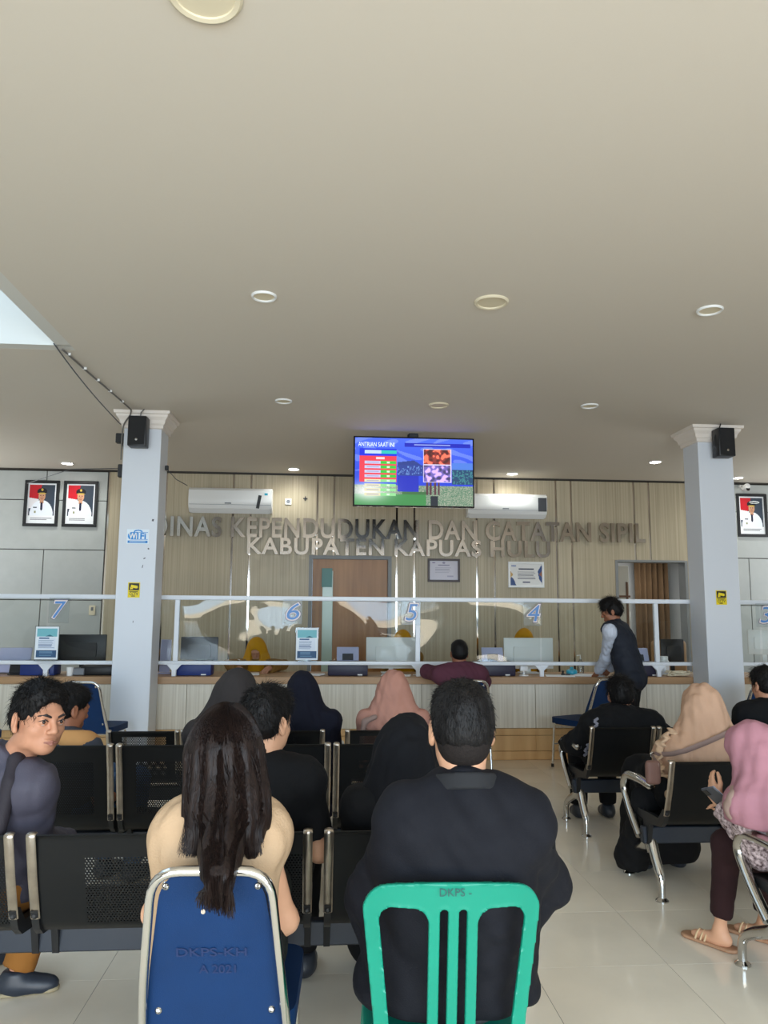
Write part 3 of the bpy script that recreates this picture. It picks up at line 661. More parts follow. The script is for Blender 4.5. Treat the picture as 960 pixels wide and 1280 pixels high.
# screen above the counter
sc = thing('counter_screen', 'white tube frame with clear wavy acrylic sheets standing along the counter', 'screen', (.5, 8.14, .845))
def sx(v): return v-.5
def rail(name, x0, x1, z0, z1): MB().box((sx((x0+x1)/2), 0, (z0+z1)/2-.845), (x1-x0, .04, z1-z0), .006, seg=2).build(name, M['white_metal'], sc)
rail('top_rail', -5, 6.5, 1.622, 1.668); rail('lower_rail', -5, 6.5, .962, 1.0)
for px in (-4.2, -1.535, .962, 3.55, 5.9): MB().box((sx(px), 0, (1.0+1.622)/2-.845), (.05, .036, .622), .004).build('post', M['white_metal'], sc)
for px in (-4.2, -2.82, -1.545, .968, 2.284, 3.56, 5.9):
    MB().box((sx(px), 0, .0585), (.045, .036, .117), .004).build('leg', M['white_metal'], sc)
    MB().prism([(sx(px)-.075, .12), (sx(px)+.075, .12), (sx(px)+.02, .06), (sx(px)-.02, .06)], 'y', -.016, .016).build('gusset', M['white_metal'], sc, 0)
rs = np.random.default_rng(21)
for x0, x1 in ((-4.2, -2.83), (-2.81, -1.56), (-1.51, -.30), (-.29, .94), (.985, 2.27), (2.29, 3.525), (3.575, 4.7), (4.72, 5.87)):
    n, mz = 25, 17; U, Wd = np.meshgrid(np.linspace(0, 1, n), np.linspace(0, 1, mz)); a = rs.normal(size=4); ph = rs.random(4)*6.28
    off = (.012*np.sin(3.2*U+1.3*Wd+ph[0])+.008*a[1]*np.sin(6.5*U-2.5*Wd+ph[1])+.007*a[2]*np.sin(9*U+4*Wd+ph[2]))*(1-.75*np.abs(2*Wd-1)**3)
    off = np.clip(off, -.03, .03)-Wd*(.025+.02*rs.random())
    v = np.stack([sx(x0)+U*(x1-x0), off+.0, 1.0+.002+Wd*.618-.845], -1).reshape(-1, 3); i = (np.arange(mz-1)[:, None]*n+np.arange(n-1)[None]); q = np.stack([i, i+1, i+n+1, i+n], -1).reshape(-1, 4)
    v2 = v+np.array([0, .002, 0]); k = len(v); me = np_mesh('acrylic_sheet', np.concatenate([v, v2]), np.concatenate([q, q[:, ::-1]+k]))
    link('acrylic_sheet', me, sc, M['acrylic'])
# counter numbers on the acrylic
num_mats = (mat('number_blue', (86, 140, 205), .4), mat('number_pale', (238, 224, 220), .4), mat('number_rim', (70, 60, 110), .4))
for s, px, place in (('7', -2.70, 'left of the left column'), ('6', -.35, 'above the officer writing'), ('5', .884, 'left of the man in the maroon hood'), ('4', 2.18, 'above the right white monitor'), ('3', 4.735, 'right of the right column')):
    t = thing('counter_number', 'blue slanted number %s with pale outline, %s' % (s, place), 'number sign', (px, 8.055, 1.4), 0, 'counter numbers')
    MB().box((0, .008, .105), (.2, .003, .25), .001).build('sticker_backing', M['sticker_film'], t, 0)
    text_obj('outline_rim', s, (-.078, .003, .008), .168, .206, num_mats[2], t, bold=.035, shear=.2); text_obj('outline', s, (-.073, .0005, .013), .158, .196, num_mats[1], t, bold=.028, shear=.2); text_obj('figure', s, (-.058, -.002, .026), .128, .17, num_mats[0], t, shear=.2)
# ------------------------------------------------------------------ on the walls, ceiling and columns
tv = thing('television', 'wide flat television with a blue queue screen hanging from the ceiling over the counter', 'television', (.94, 8.3, 3.048))
MB().box((0, .025, 0), (1.345, .045, .785), .006).build('housing', M['black_gloss'], tv)
mt = MB(); mt.box((0, .10, .28), (.10, .06, .35), .004); mt.box((0, .14, .42), (.12, .05, .06), .003); mt.build('ceiling_mount', M['black_plastic'], tv)
R_ = np.random.default_rng(5)
im = Img(208, 118, (30, 60, 225))
im.a[:] = np.array([25, 55, 215])+(np.array([75, 110, 250])-np.array([25, 55, 215]))*np.clip(1-im.y*1.2, 0, 1)[..., None]
cl = np.sin(im.x*19+3*np.sin(im.y*13))*np.sin(im.y*15+2*np.sin(im.x*9)); m_ = (im.y < .5) & (cl > .25); im.a[m_] = im.a[m_]*.6+np.array([170, 190, 255])*.4
im.tri([(.36, .36), (.5, .33), (.58, .42), (.36, .42)], (40, 60, 140)); im.rect(.36, .40, .60, .56, (40, 62, 150)); im.rect(.82, .36, 1, .46, (80, 130, 230)); im.rect(.82, .46, 1, .68, (30, 70, 110))
for i in range(60): a, b = R_.random(2); im.rect(.36+.2*a, .41+.12*b, .365+.2*a, .43+.12*b, (110, 150, 220))
for i in range(80): a, b = R_.random(2); im.rect(.82+.18*a, .46+.2*b, .83+.18*a, .48+.2*b, (60, 130, 140))
gr = im.y > .70; n_ = R_.random(im.x.shape); im.a[gr] = (np.stack([70+110*n_, 120+60*n_, 90+70*n_], -1))[gr]; im.rect(.36, .56, .54, .80, (28, 40, 190)); im.rect(.40, .80, .60, .92, (60, 110, 60))
im.a[(im.y > .84) & (im.x < .6)] = (60, 140, 70)
gl = np.exp(-(((im.x-.12)/.16)**2+((im.y-.80)/.14)**2)); im.a = im.a*(1-gl[..., None]*.95)+255*gl[..., None]*.95  # white glare on the screen glass, painted into the picture
im.rect(.04, .16, .35, .27, (20, 40, 230)); im.rect(.08, .19, .22, .235, (200, 225, 255)); im.rect(.22, .19, .35, .235, (40, 205, 190))
im.rect(.04, .27, .35, .66, (240, 60, 80)); im.rect(.18, .29, .25, .32, (255, 215, 220))
for i in range(8):
    y = .345+i*.068; c1 = (205, 205, 240) if i < 4 else (235, 230, 190); im.rect(.08, y, .215, y+.045, c1); im.rect(.215, y, .345, y+.045, (50, 205, 60) if i < 4 else (150, 225, 150)); im.rect(.27, y+.012, .295, y+.034, (225, 255, 225)); im.rect(.10, y+.016, .20, y+.028, (150, 150, 200))
im.rect(.42, .065, .98, .125, (24, 34, 190)); im.lines(.50, .085, .93, 1, .05, (150, 165, 235), 2, .4)
im.rect(.575, .155, .815, .65, (225, 215, 245))
for k, (y0, y1) in enumerate(((.165, .385), (.40, .64))):
    base = np.array([(190, 70, 60), (150, 130, 235)][k]); r = (im.x > .583) & (im.x < .807) & (im.y > y0) & (im.y < y1); n2 = np.round(R_.random((30, 52))*2)/2; n2 = np.kron(n2, np.ones((4, 4)))[:118, :208]; n2 = sum(np.roll(np.roll(n2, i_, 0), j_, 1) for i_ in range(-2, 3) for j_ in range(-2, 3))/25; n2 = np.clip((n2-.5)*2.2+.5, 0, 1)
    im.a[r] = (base*(.45+.65*n2[..., None])+np.array([70, 50, 30])*(n2[..., None] > .8))[r]
for x in (.60, .63, .67, .70): im.rect(x, .65, x+.018, .84, (90, 50, 60))
im.rect(.64, .86, .70, 1, (24, 28, 40))
picture('screen', im.a, 1.31, .75, (0, -.0005, 0), tv, emit=1.0)
text_obj('screen_caption', 'ANTRIAN SAAT INI', (-.62, -.002, .275), .40, .05, mat('caption_glow', (215, 225, 255), .5, emit=.9), tv)

def portrait(x, z, label, seed, glare):
    t = thing('portrait_frame', label, 'framed portrait', (x, WY-.002, z), 0, 'official portraits in black frames'); W, H = .475, .655
    f = MB(); b = .042
    f.box((0, -.014, H/2-b/2), (W, .026, b), .004); f.box((0, -.014, -H/2+b/2), (W, .026, b), .004); f.box((-W/2+b/2, -.014, 0), (b, .026, H-2*b), .004); f.box((W/2-b/2, -.014, 0), (b, .026, H-2*b), .004)
    f.build('frame', M['black_plastic'], t, 0)
    i = Img(78, 114, (238, 240, 244)); i.rect(.06, .04, .94, .80, (58, 68, 82)); i.tri([(.06, .04), (.50, .04), (.40, .30), (.34, .48), (.06, .48)], (196, 30, 44)); i.tri([(.06, .36), (.40, .40), (.30, .62), (.06, .62)], (232, 228, 232))
    i.ell(.5, .78, .40, .36, (236, 240, 248)); i.rect(0, .80, 1, 1, (240, 241, 244)); i.rect(0, .04, .06, .84, (238, 240, 244)); i.rect(.94, .04, 1, .84, (238, 240, 244))
    i.rect(.44, .38, .56, .50, (190, 140, 110)); i.ell(.5, .32, .115, .125, (200, 150, 120)); i.ell(.5, .37, .07, .05, (188, 136, 108)); i.ell(.5, .20, .17, .075, (36, 34, 40)); i.rect(.33, .20, .67, .245, (36, 34, 40)); i.ell(.5, .255, .14, .018, (200, 170, 80)); i.ell(.5, .165, .035, .03, (215, 180, 80))
    i.ell(.455, .305, .022, .010, (60, 40, 36)); i.ell(.545, .305, .022, .010, (60, 40, 36)); i.rect(.465, .385, .535, .395, (140, 80, 70)); i.ell(.5, .345, .018, .02, (182, 132, 104))
    i.tri([(.47, .47), (.53, .47), (.545, .64), (.5, .68), (.455, .64)], (34, 36, 60)); i.rect(.22, .585, .34, .61, (40, 44, 60)); i.rect(.26, .68, .32, .74, (150, 150, 120)); i.rect(.08, .80, .92, .81, (240, 241, 244)); i.lines(.14, .85, .90, 2, .04, (120, 120, 125), seed, .4)
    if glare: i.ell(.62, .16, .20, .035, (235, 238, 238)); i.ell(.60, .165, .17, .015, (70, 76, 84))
    picture('print', i.a, W-2*b+.01, H-2*b+.01, (0, -.006, 0), t, rough=.25)
portrait(-4.028, 3.0, 'black-framed portrait of an official in white uniform, nearest the left edge', 1, 0)
portrait(-3.495, 3.0, 'black-framed portrait of an official in white uniform, beside the left column', 2, 0)
portrait(6.372, 3.0, 'black-framed portrait of an official in white uniform, right of the right column under the camera', 3, 1)

def certificate(name, label, x, z, W, H, fm, img):
    t = thing(name, label, 'framed certificate', (x, WY-.002, z)); b = .03; f = MB()
    f.box((0, -.012, H/2-b/2), (W, .022, b), .003); f.box((0, -.012, -H/2+b/2), (W, .022, b), .003); f.box((-W/2+b/2, -.012, 0), (b, .022, H-2*b), .003); f.box((W/2-b/2, -.012, 0), (b, .022, H-2*b), .003); f.build('frame', fm, t, 0)
    picture('print', img, W-2*b+.01, H-2*b+.01, (0, -.006, 0), t, rough=.3)
i = Img(60, 42, (196, 190, 200)); i.ell(.5, .12, .05, .05, (120, 110, 140)); i.rect(.1, .1, .2, .14, (120, 100, 140)); i.rect(.3, .22, .7, .26, (110, 100, 130)); i.lines(.2, .36, .8, 4, .08, (150, 145, 160), 3); i.rect(.62, .76, .84, .84, (150, 145, 165))
certificate('certificate', 'small certificate in a dark brown frame under the wall lettering', 1.685, 2.12, .47, .335, mat('brown_frame', (58, 40, 36), .4), i.a)
i = Img(66, 46, (226, 224, 220)); i.tri([(0, .55), (.12, .7), (.2, 1), (0, 1)], (40, 66, 120)); i.tri([(0, .3), (.1, .5), (0, .7)], (190, 150, 80)); i.tri([(1, 0), (1, .9), (.9, .7), (.86, .3), (.94, .15)], (44, 74, 130)); i.tri([(1, .3), (1, .6), (.9, .5)], (150, 90, 60)); i.rect(.28, .22, .74, .29, (70, 70, 90)); i.lines(.24, .36, .8, 5, .075, (120, 118, 126), 4); i.rect(.4, .8, .62, .86, (100, 100, 120)); i.rect(.05, .08, .2, .14, (60, 90, 160))
certificate('certificate', 'white-framed certificate with blue and gold corners, right of the brown-framed one', 2.895, 2.07, .53, .375, M['white_plastic'], i.a)

def aircon(x, z, label, right):
    t = thing('air_conditioner', label, 'air conditioner', (x, WY-.002, z)); prof = [(-.0, -.165), (-.0, .175), (-.16, .175), (-.205, .14), (-.215, .02), (-.205, -.06), (-.175, -.115)]
    MB().prism(prof+[(-.10, -.165)], 'x', -.575, .575).build('body', M['white_plastic'], t, 25)
    MB().prism([(-.176, -.118), (-.168, -.112), (-.095, -.172), (-.104, -.178)], 'x', -.55, .55).build('louver', M['white_plastic'], t, 0)
    MB().box((0, -.209, -.065), (1.14, .004, .004)).build('seam', M['grey_plastic'], t, 0)
    for s in (-1, 1): MB().prism([(p[0]*1.004-.0, p[1]*1.006) for p in prof]+[(-.10, -.166)], 'x', s*.575-.006, s*.575+.006).build('end_cap', M['white_plastic'], t, 25)
    MB().box((-.03, -.213, -.045), (.09, .003, .016)).build('badge', M['grey_plastic'], t, 0)
    if right: MB().box((.51, -.214, .02), (.125, .012, .20), .004).build('dark_display', M['dark_grey_plastic'], t, 0)
    else:
        MB().box((.40, -.214, -.02), (.045, .008, .19), .003, Matrix.Rotation(math.radians(10), 4, 'Y')).build('dark_display', M['black_plastic'], t, 0); MB().box((.50, -.212, .09), (.045, .004, .03)).build('label_sticker', M['cyan_plastic'], t, 0)
aircon(-1.378, 3.065, 'white wall air conditioner with a slanted black strip, left of the television', 0)
aircon(2.59, 3.055, 'white wall air conditioner with a dark end display, half behind the television', 1)

# mirror-steel lettering, each letter mounted on its own
sign = thing('wall_lettering', 'two lines of mirror-steel capital letters mounted on the wood wall', 'sign', (1.0, WY-.002, 2.4))
def adv(s):
    me = text_mesh(s, 1.0); co = np.empty(len(me.vertices)*3); me.vertices.foreach_get('co', co); bpy.data.meshes.remove(me); return np.ptp(co[0::3])
LET = {}
def lettering(s, x0, x1, z, h, start):
    wd = {}; hh = adv('HH'); H = adv('H')
    for ch in set(s): wd[ch] = .30 if ch == ' ' else adv('H'+ch+'H')-hh+.045
    pos = [0]
    for ch in s: pos.append(pos[-1]+wd[ch])
    k = (x1-x0)/(pos[-1]-pos[start])
    for ch, p in zip(s, pos):
        if ch == ' ': continue
        key = (ch, h)
        if key not in LET:
            me = text_mesh(ch, 1.0, 0, .022); co = np.empty(len(me.vertices)*3); me.vertices.foreach_get('co', co); co = co.reshape(-1, 3); zs = h/.73; bm = bmesh.new(); bm.from_mesh(me)
            for v in bm.verts: v.co = Vector((v.co.x*k, 0, v.co.y*zs))
            r = bmesh.ops.extrude_face_region(bm, geom=bm.faces[:])
            for v in [g for g in r['geom'] if isinstance(g, bmesh.types.BMVert)]: v.co.y -= .045
            bmesh.ops.recalc_face_normals(bm, faces=bm.faces[:]); bm.to_mesh(me); bm.free(); me.shade_flat(); me.materials.append(M['letter']); LET[key] = me
        o = link('letter', LET[key], sign); o.location = (x0+(p-pos[start])*k-1.0, -.03, z-2.4)
lettering('DINAS KEPENDUDUKAN DAN CATATAN SIPIL', -2.235, 4.69, 2.565, .285, 1)
lettering('KABUPATEN KAPUAS HULU', -1.155, 3.27, 2.325, .24, 0)
t = thing('wall_socket', 'white wall outlet between the left air conditioner and the television', 'socket', (-.575, WY-.002, 3.085)); MB().box((0, -.008, 0), (.09, .016, .09), .004).build('plate', M['white_plastic'], t); MB().lathe([(.028, 0), (.028, .004), (.018, .002)], 14, (0, -.016, 0), Matrix.Rotation(PI/2, 4, 'X')).build('outlet', M['grey_plastic'], t)
t = thing('wall_hook', 'small dark cross-shaped fixing on the wood wall right of the outlet', 'hook', (-.33, WY-.002, 3.135)); m = MB(); m.box((0, -.012, 0), (.065, .012, .014), .002); m.box((0, -.012, 0), (.014, .012, .065), .002); m.box((0, -.006, 0), (.016, .012, .016)); m.build('cross_fixing', M['dark_grey_plastic'], t, 0)
t = thing('wall_switch', 'cream light switch on the grey wall left of the left column', 'switch', (-3.25, WY-.002, 1.51)); MB().box((0, -.008, 0), (.085, .016, .135), .004).build('plate', M['cream'], t); MB().box((0, -.018, .02), (.03, .008, .05), .002).build('rocker', M['grey_plastic'], t)
t = thing('security_camera', 'small white security camera on the wall above the right portrait', 'camera', (6.22, WY-.02, 3.40)); MB().box((0, -.01, .03), (.09, .06, .05), .01).build('base', M['white_plastic'], t)
b = MB().lathe([(.03, 0), (.042, .02), (.045, .12), (.038, .14)], 16, (0, -.05, -.01), Matrix.Rotation(math.radians(80), 4, 'X')).build('camera_body', M['white_plastic'], t); MB().lathe([(.028, 0), (.028, .006), (.02, .008)], 14, (0, -.186, -.034), Matrix.Rotation(math.radians(80), 4, 'X')).build('lens', M['black_gloss'], t)

def speaker(x, z, label, tilt):
    t = thing('loudspeaker', label, 'loudspeaker', (x, 7.725, z)); t.rotation_euler = (0, math.radians(tilt), 0)
    MB().box((0, -.125, 0), (.175, .15, .30), .008, seg=2).build('cabinet', M['black_plastic'], t); MB().box((0, -.203, .0), (.155, .008, .28), .004).build('grille', mat('grille_black', (18, 18, 20), .7, 0, 0, bump=.6, bscale=600), t)
    MB().lathe([(.012, 0), (.012, .004), (.004, .005)], 12, (.0, -.207, -.09), Matrix.Rotation(PI/2, 4, 'X')).build('emblem', M['chrome'], t); br = MB(); br.box((0, -.03, 0), (.05, .055, .12), .003); br.build('bracket', M['black_plastic'], t, 0)
speaker(-1.885, 3.26, 'black loudspeaker hung high on the left column', 0); speaker(4.12, 3.29, 'black loudspeaker hung high on the right column', 0)
def sticker(name, label, cat, x, z, w, h, img, y=7.7275): t = thing(name, label, cat, (x, y, z)); picture('print', img, w, h, (0, -.001, 0), t); return t
i = Img(90, 60, (228, 238, 247)); i.rect(.05, .78, .95, .95, (40, 130, 205)); i.lines(.12, .83, .88, 1, .12, (200, 225, 245), 1, .5); i.ell(.5, .16, .20, .12, (40, 140, 215)); i.ell(.5, .22, .15, .10, (228, 238, 247)); i.ell(.22, .46, .18, .26, (40, 140, 215)); i.rect(.20, .20, .52, .72, (40, 140, 215)); i.rect(.53, .20, .95, .23, (40, 140, 215)); i.rect(.53, .69, .95, .72, (40, 140, 215))
st = sticker('wifi_sticker', 'blue and white wireless sign sticker on the left column', 'sticker', -1.872, 2.235, .215, .145, i.a)
text_obj('sticker_word', 'Wi', (-.090, -.002, -.026), .082, .062, M['white_plastic'], st, bold=.035); text_obj('sticker_word', 'Fi', (.022, -.002, -.026), .056, .062, mat('wifi_blue', (40, 140, 215), .5), st, bold=.035)
def cctv(x, z, label):
    i = Img(44, 56, (235, 210, 20)); i.rect(.06, .05, .94, .52, (22, 22, 20)); i.tri([(.25, .15), (.78, .22), (.74, .40), (.21, .33)], (240, 215, 30)); i.ell(.74, .31, .07, .08, (240, 215, 30)); i.rect(.18, .36, .42, .44, (240, 215, 30)); i.rect(.18, .30, .24, .46, (240, 215, 30)); i.lines(.12, .58, .88, 1, .06, (60, 55, 20), 1, .7); i.lines(.3, .88, .75, 1, .06, (60, 55, 20), 2, .7)
    s = sticker('cctv_sticker', label, 'sticker', x, z, .115, .148, i.a); text_obj('sticker_word', 'CCTV', (-.042, -.002, -.052), .084, .03, M['black_plastic'], s, bold=.02)
cctv(-1.886, 1.708, 'yellow and black camera warning sticker on the left column'); cctv(4.08, 1.684, 'yellow and black camera warning sticker on the right column')
# cables to the left column
t = thing('ceiling_cable', 'grey cable run clipped along the ceiling from the skylight to the left column', 'cable', (-2.0, 6.8, 3.49)); pts = [(-2.05, 5.84, 3.485), (-2.03, 6.4, 3.487), (-1.99, 7.1, 3.486), (-1.965, 7.60, 3.484), (-1.98, 7.63, 3.44), (-2.06, 7.69, 3.36), (-2.075, 7.715, 3.25), (-2.07, 7.71, 3.0)]
MB().tube([(a+2, b-6.8, c_-3.49) for a, b, c_ in rounded(pts, .05)], .008, 6).build('cable', M['cable'], t)
for y in (5.95, 6.3, 6.62, 6.95, 7.3): MB().box((-.045+(y-5.84)*.045, y-6.8, -.003), (.035, .012, .02), .003).build('cable_clip', M['white_plastic'], t, 0)
t = thing('loose_cable', 'thin dark cable sagging from the skylight corner to the left column head', 'cable', (-2.07, 6.8, 3.4)); MB().tube([(a+2.07, b-6.8, c_-3.4) for a, b, c_ in bez((-2.085, 5.75, 3.50), (-2.10, 6.6, 3.395), (-2.09, 7.70, 3.36), 14)], .005, 6).build('cable', M['dark_grey_plastic'], t)
t = thing('speaker_cable', 'short cable from the ceiling to the loudspeaker on the left column', 'cable', (-1.87, 7.6, 3.46)); MB().tube([(.03, .0, .036), (.0, -.0, -.0), (-.01, .02, -.055)], .006, 6).build('cable', M['cable'], t)
t = thing('speaker_cable', 'short black cable from the ceiling to the loudspeaker on the right column', 'cable', (4.07, 7.6, 3.46)); MB().tube(rounded([(.03, .0, .036), (.0, -.02, -.02), (-.045, -.0, -.10), (-.05, .02, -.2)], .03), .006, 6).build('cable', M['black_plastic'], t)
t = thing('power_adapter', 'black plug-in adapter on the side of the left column below the head', 'adapter', (-2.062, 7.82, 3.24)); MB().box((-.05, 0, 0), (.09, .07, .10), .006).build('adapter_body', M['black_plastic'], t); MB().tube([(-.03, 0, -.05), (-.01, -.01, -.14)], .005, 6).build('adapter_cord', M['black_plastic'], t)
t = thing('junction_box', 'small black box on the left column side, lower than the adapter', 'adapter', (-2.062, 7.82, 2.905)); MB().box((-.03, 0, 0), (.055, .07, .13), .006).build('box_body', M['black_plastic'], t); MB().tube([(-.05, .02, .03), (-.6, .2, .045), (-1.4, 1.2, .05)], .004, 5).build('box_cord', M['dark_grey_plastic'], t)
t = thing('cable_stub', 'small black clip with a thin cord on the right side of the left column', 'adapter', (-1.688, 7.95, 2.97)); MB().box((.02, 0, 0), (.035, .03, .05), .004).build('clip', M['black_plastic'], t); MB().tube([(.03, 0, -.02), (.10, .1, -.10), (.18, .3, -.13)], .004, 5).build('cord', M['dark_grey_plastic'], t)

# ------------------------------------------------------------------ waiting benches
def bench(name, label, x0, y, n, sw, pitch, H, group=None, perf=None, arms=(1, 1), blank=()):
    """rear-foot line at y; n seats from x0 to the right; H = top of the backrests"""
    t = thing('waiting_bench', label, 'bench', (x0, y, 0), 0, group); L = (n-1)*pitch+sw; top = H
    MB().box((L/2, .11, .31), (L+.04, .045, .09), .006).build('beam', M['navy_steel'], t)
    bp = [(-.235, top), (-.222, top-.012), (-.19, top-.14), (-.135, .47), (-.115, .435), (-.085, .412)]; sp_ = [(-.085, .412), (-.03, .402), (.12, .408), (.26, .425), (.32, .42), (.345, .395)]
    key = (sw, H, perf); 
    if key not in BENCH:
        pm = perforated('perforated_steel', (12, 14, 16), .011, .0062, *perf) if perf else M['black_steel']
        b = MB().sheet(rounded([(0, a, c_) for a, c_ in bp], .03) and [(q.y, q.z) for q in rounded([(0, a, c_) for a, c_ in bp], .03)], .012, sw-.012, .004).mesh('backrest', 30); b.materials.append(pm)
        s = MB().sheet([(q.y, q.z) for q in rounded([(0, a, c_) for a, c_ in sp_], .03)], .012, sw-.012, .004).mesh('seat_pan', 30); s.materials.append(pm)
        f = MB()
        path = rounded([(0, a, c_) for a, c_ in [(-.215, top+.004), (-.238, top+.004), (-.196, top-.14), (-.142, .47)]], .02, 4)
        f.tube([(0, q.y-.004, q.z) for q in path], .016, 8, flat=.35, up=(0, 1, .3)); fm = f.mesh('side_frame', 50); fm.materials.append(M['chrome_worn'])
        k = MB(); k.prism([(-.165, .50), (-.125, .50), (-.07, .44), (.32, .425), (.32, .405), (.13, .385), (.14, .265), (.085, .265), (.05, .38), (-.09, .40), (-.13, .43)], 'x', -.012, .012); k.lathe([(.012, 0), (.012, .006), (.005, .012)], 10, (0, -.150, .482), Matrix.Rotation(PI/2, 4, 'X')); km = k.mesh('seat_bracket', 30); km.materials.append(M['black_plastic'])
        BENCH[key] = (b, s, fm, km)
    b, s, fm, km = BENCH[key]
    for i in range(n):
        for me, nm, dx in ((b, 'backrest', 0), (s, 'seat_pan', 0), (fm, 'side_frame', .012), (fm, 'side_frame', sw-.012), (km, 'seat_bracket', .012), (km, 'seat_bracket', sw-.012)):
            link(nm, me, t).location = (i*pitch+dx, 0, 0)
    for e, xx in ((0, .035), (1, L-.035)):
        if 'leg' not in BENCH:
            g = MB()
            for path in ([(0, .125, .30), (0, .085, .225), (0, .02, .135), (0, 0, .10), (0, 0, .014)], [(0, .125, .30), (0, .19, .235), (0, .36, .165), (0, .45, .11), (0, .45, .014)]):
                pp = rounded(path, .05); g.tube(pp, [.031-.012*min(1, i/(len(pp)-3)) for i in range(len(pp))], 10)
            g.tube([(0, .10, .22), (0, .125, .27), (0, .125, .34)], [.03, .036, .024], 10)
            for fy in (0, .45): g.lathe([(.034, 0), (.034, .006), (.022, .016), (.016, .022)], 16, (0, fy, 0))
            BENCH['leg'] = g.mesh('leg', 40); BENCH['leg'].materials.append(M['cast_alu'])
            pp = rounded([(0, -.05, .598), (0, .10, .607), (0, .27, .598), (0, .335, .52), (0, .24, .40), (0, .12, .30)], .09, 6); n_ = len(pp)
            a = MB().tube([pp[0]+Vector((0, -.012, -.002))]+pp, [.012]+[.024+.006*math.sin(PI*min(1, 1.4*i/n_)) for i in range(n_)], 12, flat=.85)
            BENCH['arm'] = a.mesh('armrest', 40); BENCH['arm'].materials.append(M['cast_alu'])
        link('leg', BENCH['leg'], t).location = (xx, 0, 0)
        if arms[e]: link('armrest', BENCH['arm'], t).location = (xx-.06+.12*e, 0, 0)
    return t
BENCH = {}
bench('waiting_bench', 'nearest left black steel bench row with worn steel side frames, behind the front chairs', -1.467, 2.975, 4, .445, .492, .762, 'black steel waiting benches', (.18, .42, .44, .68), (0, 0))
bench('waiting_bench', 'second left black bench row with taller backrests, in front of the boy in black', -1.555, 4.22, 4, .515, .535, .845, 'black steel waiting benches', (.09, .42, .50, .76), (0, 0))
bench('waiting_bench', 'third left black bench row near the foot of the left column', -1.355, 5.28, 3, .445, .455, .755, 'black steel waiting benches', (.09, .36, .46, .72), (1, 1))
bench('waiting_bench', 'third row bench right of the aisle gap, with the pink-scarf visitor', .135, 5.28, 2, .445, .455, .755, 'black steel waiting benches', (.09, .36, .46, .72), (1, 1))
bench('waiting_bench', 'far right-hand black bench with curved metal armrest, under the teenager', 1.76, 5.36, 4, .445, .46, .755, 'black steel waiting benches', None, (1, 1))
bench('waiting_bench', 'middle right-hand black bench with curved metal armrest, under the woman in a beige scarf', 1.76, 4.17, 3, .445, .46, .755, 'black steel waiting benches', None, (1, 1))
bench('waiting_bench', 'nearest right-hand bench with metal armrest and foot at the right edge', 1.79, 2.98, 3, .445, .46, .755, 'black steel waiting benches', None, (1, 1))

# ------------------------------------------------------------------ blue banquet chairs
def banquet_mesh():
    d = {}; top = .90; fr = MB()
    back = [(-.202, .10, .42), (-.187, .02, .60), (-.155, -.06, top-.012), (.155, -.06, top-.012), (.187, .02, .60), (.202, .10, .42)]
    fr.tube(rounded(back, .075, 7), .0125, 10); d['back_frame'] = (fr, M['chrome'])
    for s in (-1, 1):
        d['leg.r%d' % s] = (MB().tube([(s*.202, .10, .42), (s*.204, .02, .012)], .0125, 10), M['chrome'])
        d['leg.f%d' % s] = (MB().tube(rounded([(s*.19, .12, .43), (s*.19, .50, .42), (s*.195, .53, .012)], .05), .0115, 8), M['chrome'])
    d['stretcher.a'] = (MB().tube([(-.195, .14, .425), (.195, .14, .425)], .008, 8), M['chrome']); d['stretcher.b'] = (MB().tube([(-.19, .515, .22), (.19, .515, .22)], .008, 8), M['chrome'])
    pn = MB(); outl = [(-.195, .44), (-.176, .62), (-.140, top-.065), (-.108, top-.024), (.108, top-.024), (.140, top-.065), (.176, .62), (.195, .44)]
    P2 = [(p.x, p.z) for p in rounded([(a, 0, b) for a, b in outl], .03, 4)]; n = len(P2); yb = lambda z: .10-(z-.42)*.333
    v = [(a, yb(b)+.003, b) for a, b in P2]+[(a*.99, yb(b)+.045, .44+(b-.44)*.985) for a, b in P2]; pn.add(v, [tuple(range(n)), tuple(range(2*n-1, n-1, -1))]+[(i, i+n, (i+1) % n+n, (i+1) % n) for i in range(n)]); d['back_panel'] = (pn, M['blue_vinyl'])
    d['seat'] = (MB().prism(rrect(.43, .43, .06, 4, 0, .325), 'z', .43, .485), M['blue_vinyl'])
    for k, (a, b) in enumerate(((-.122, top-.052), (.122, top-.052), (-.155, .52), (.155, .52))):
        d['screw.%d' % k] = (MB().lathe([(.011, 0), (.010, .003), (.006, .006), (.004, .004)], 10, (a, yb(b)+.004, b), Matrix.Rotation(PI/2, 4, 'X')), M['chrome'])
    for sx_ in (-1, 1):
        for y_ in (.02, .53): d['foot_cap.%s%d' % ('rf'[y_ > .1], sx_)] = (MB().lathe([(.015, 0), (.015, .03), (.012, .032)], 8, (sx_*(.204 if y_ < .1 else .195), y_, 0)), M['black_plastic'])
    return {k: (m.mesh(k.split('.')[0], 40), mt_) for k, (m, mt_) in d.items()}
BQ = banquet_mesh()
for me, mt_ in BQ.values(): me.materials.append(mt_)
def banquet(label, x, y, rz): 
    t = thing('banquet_chair', label, 'chair', (x, y, 0), math.radians(rz), 'blue banquet chairs')
    ob = {}
    for k, (me, _) in BQ.items():
        par = ob['back_panel'] if k.startswith('screw') else ob['leg.'+k.split('.')[1]] if k.startswith('foot_cap') else t
        ob[k] = link(k.split('.')[0], me, par)
    return t
fc = banquet('blue banquet chair in the foreground with faint stencilled back, under the long-haired woman', -.262, 2.01, -2); fc.scale = (.9, 1, 1)
ink = mat('stencil_ink', (8, 34, 78), .6)
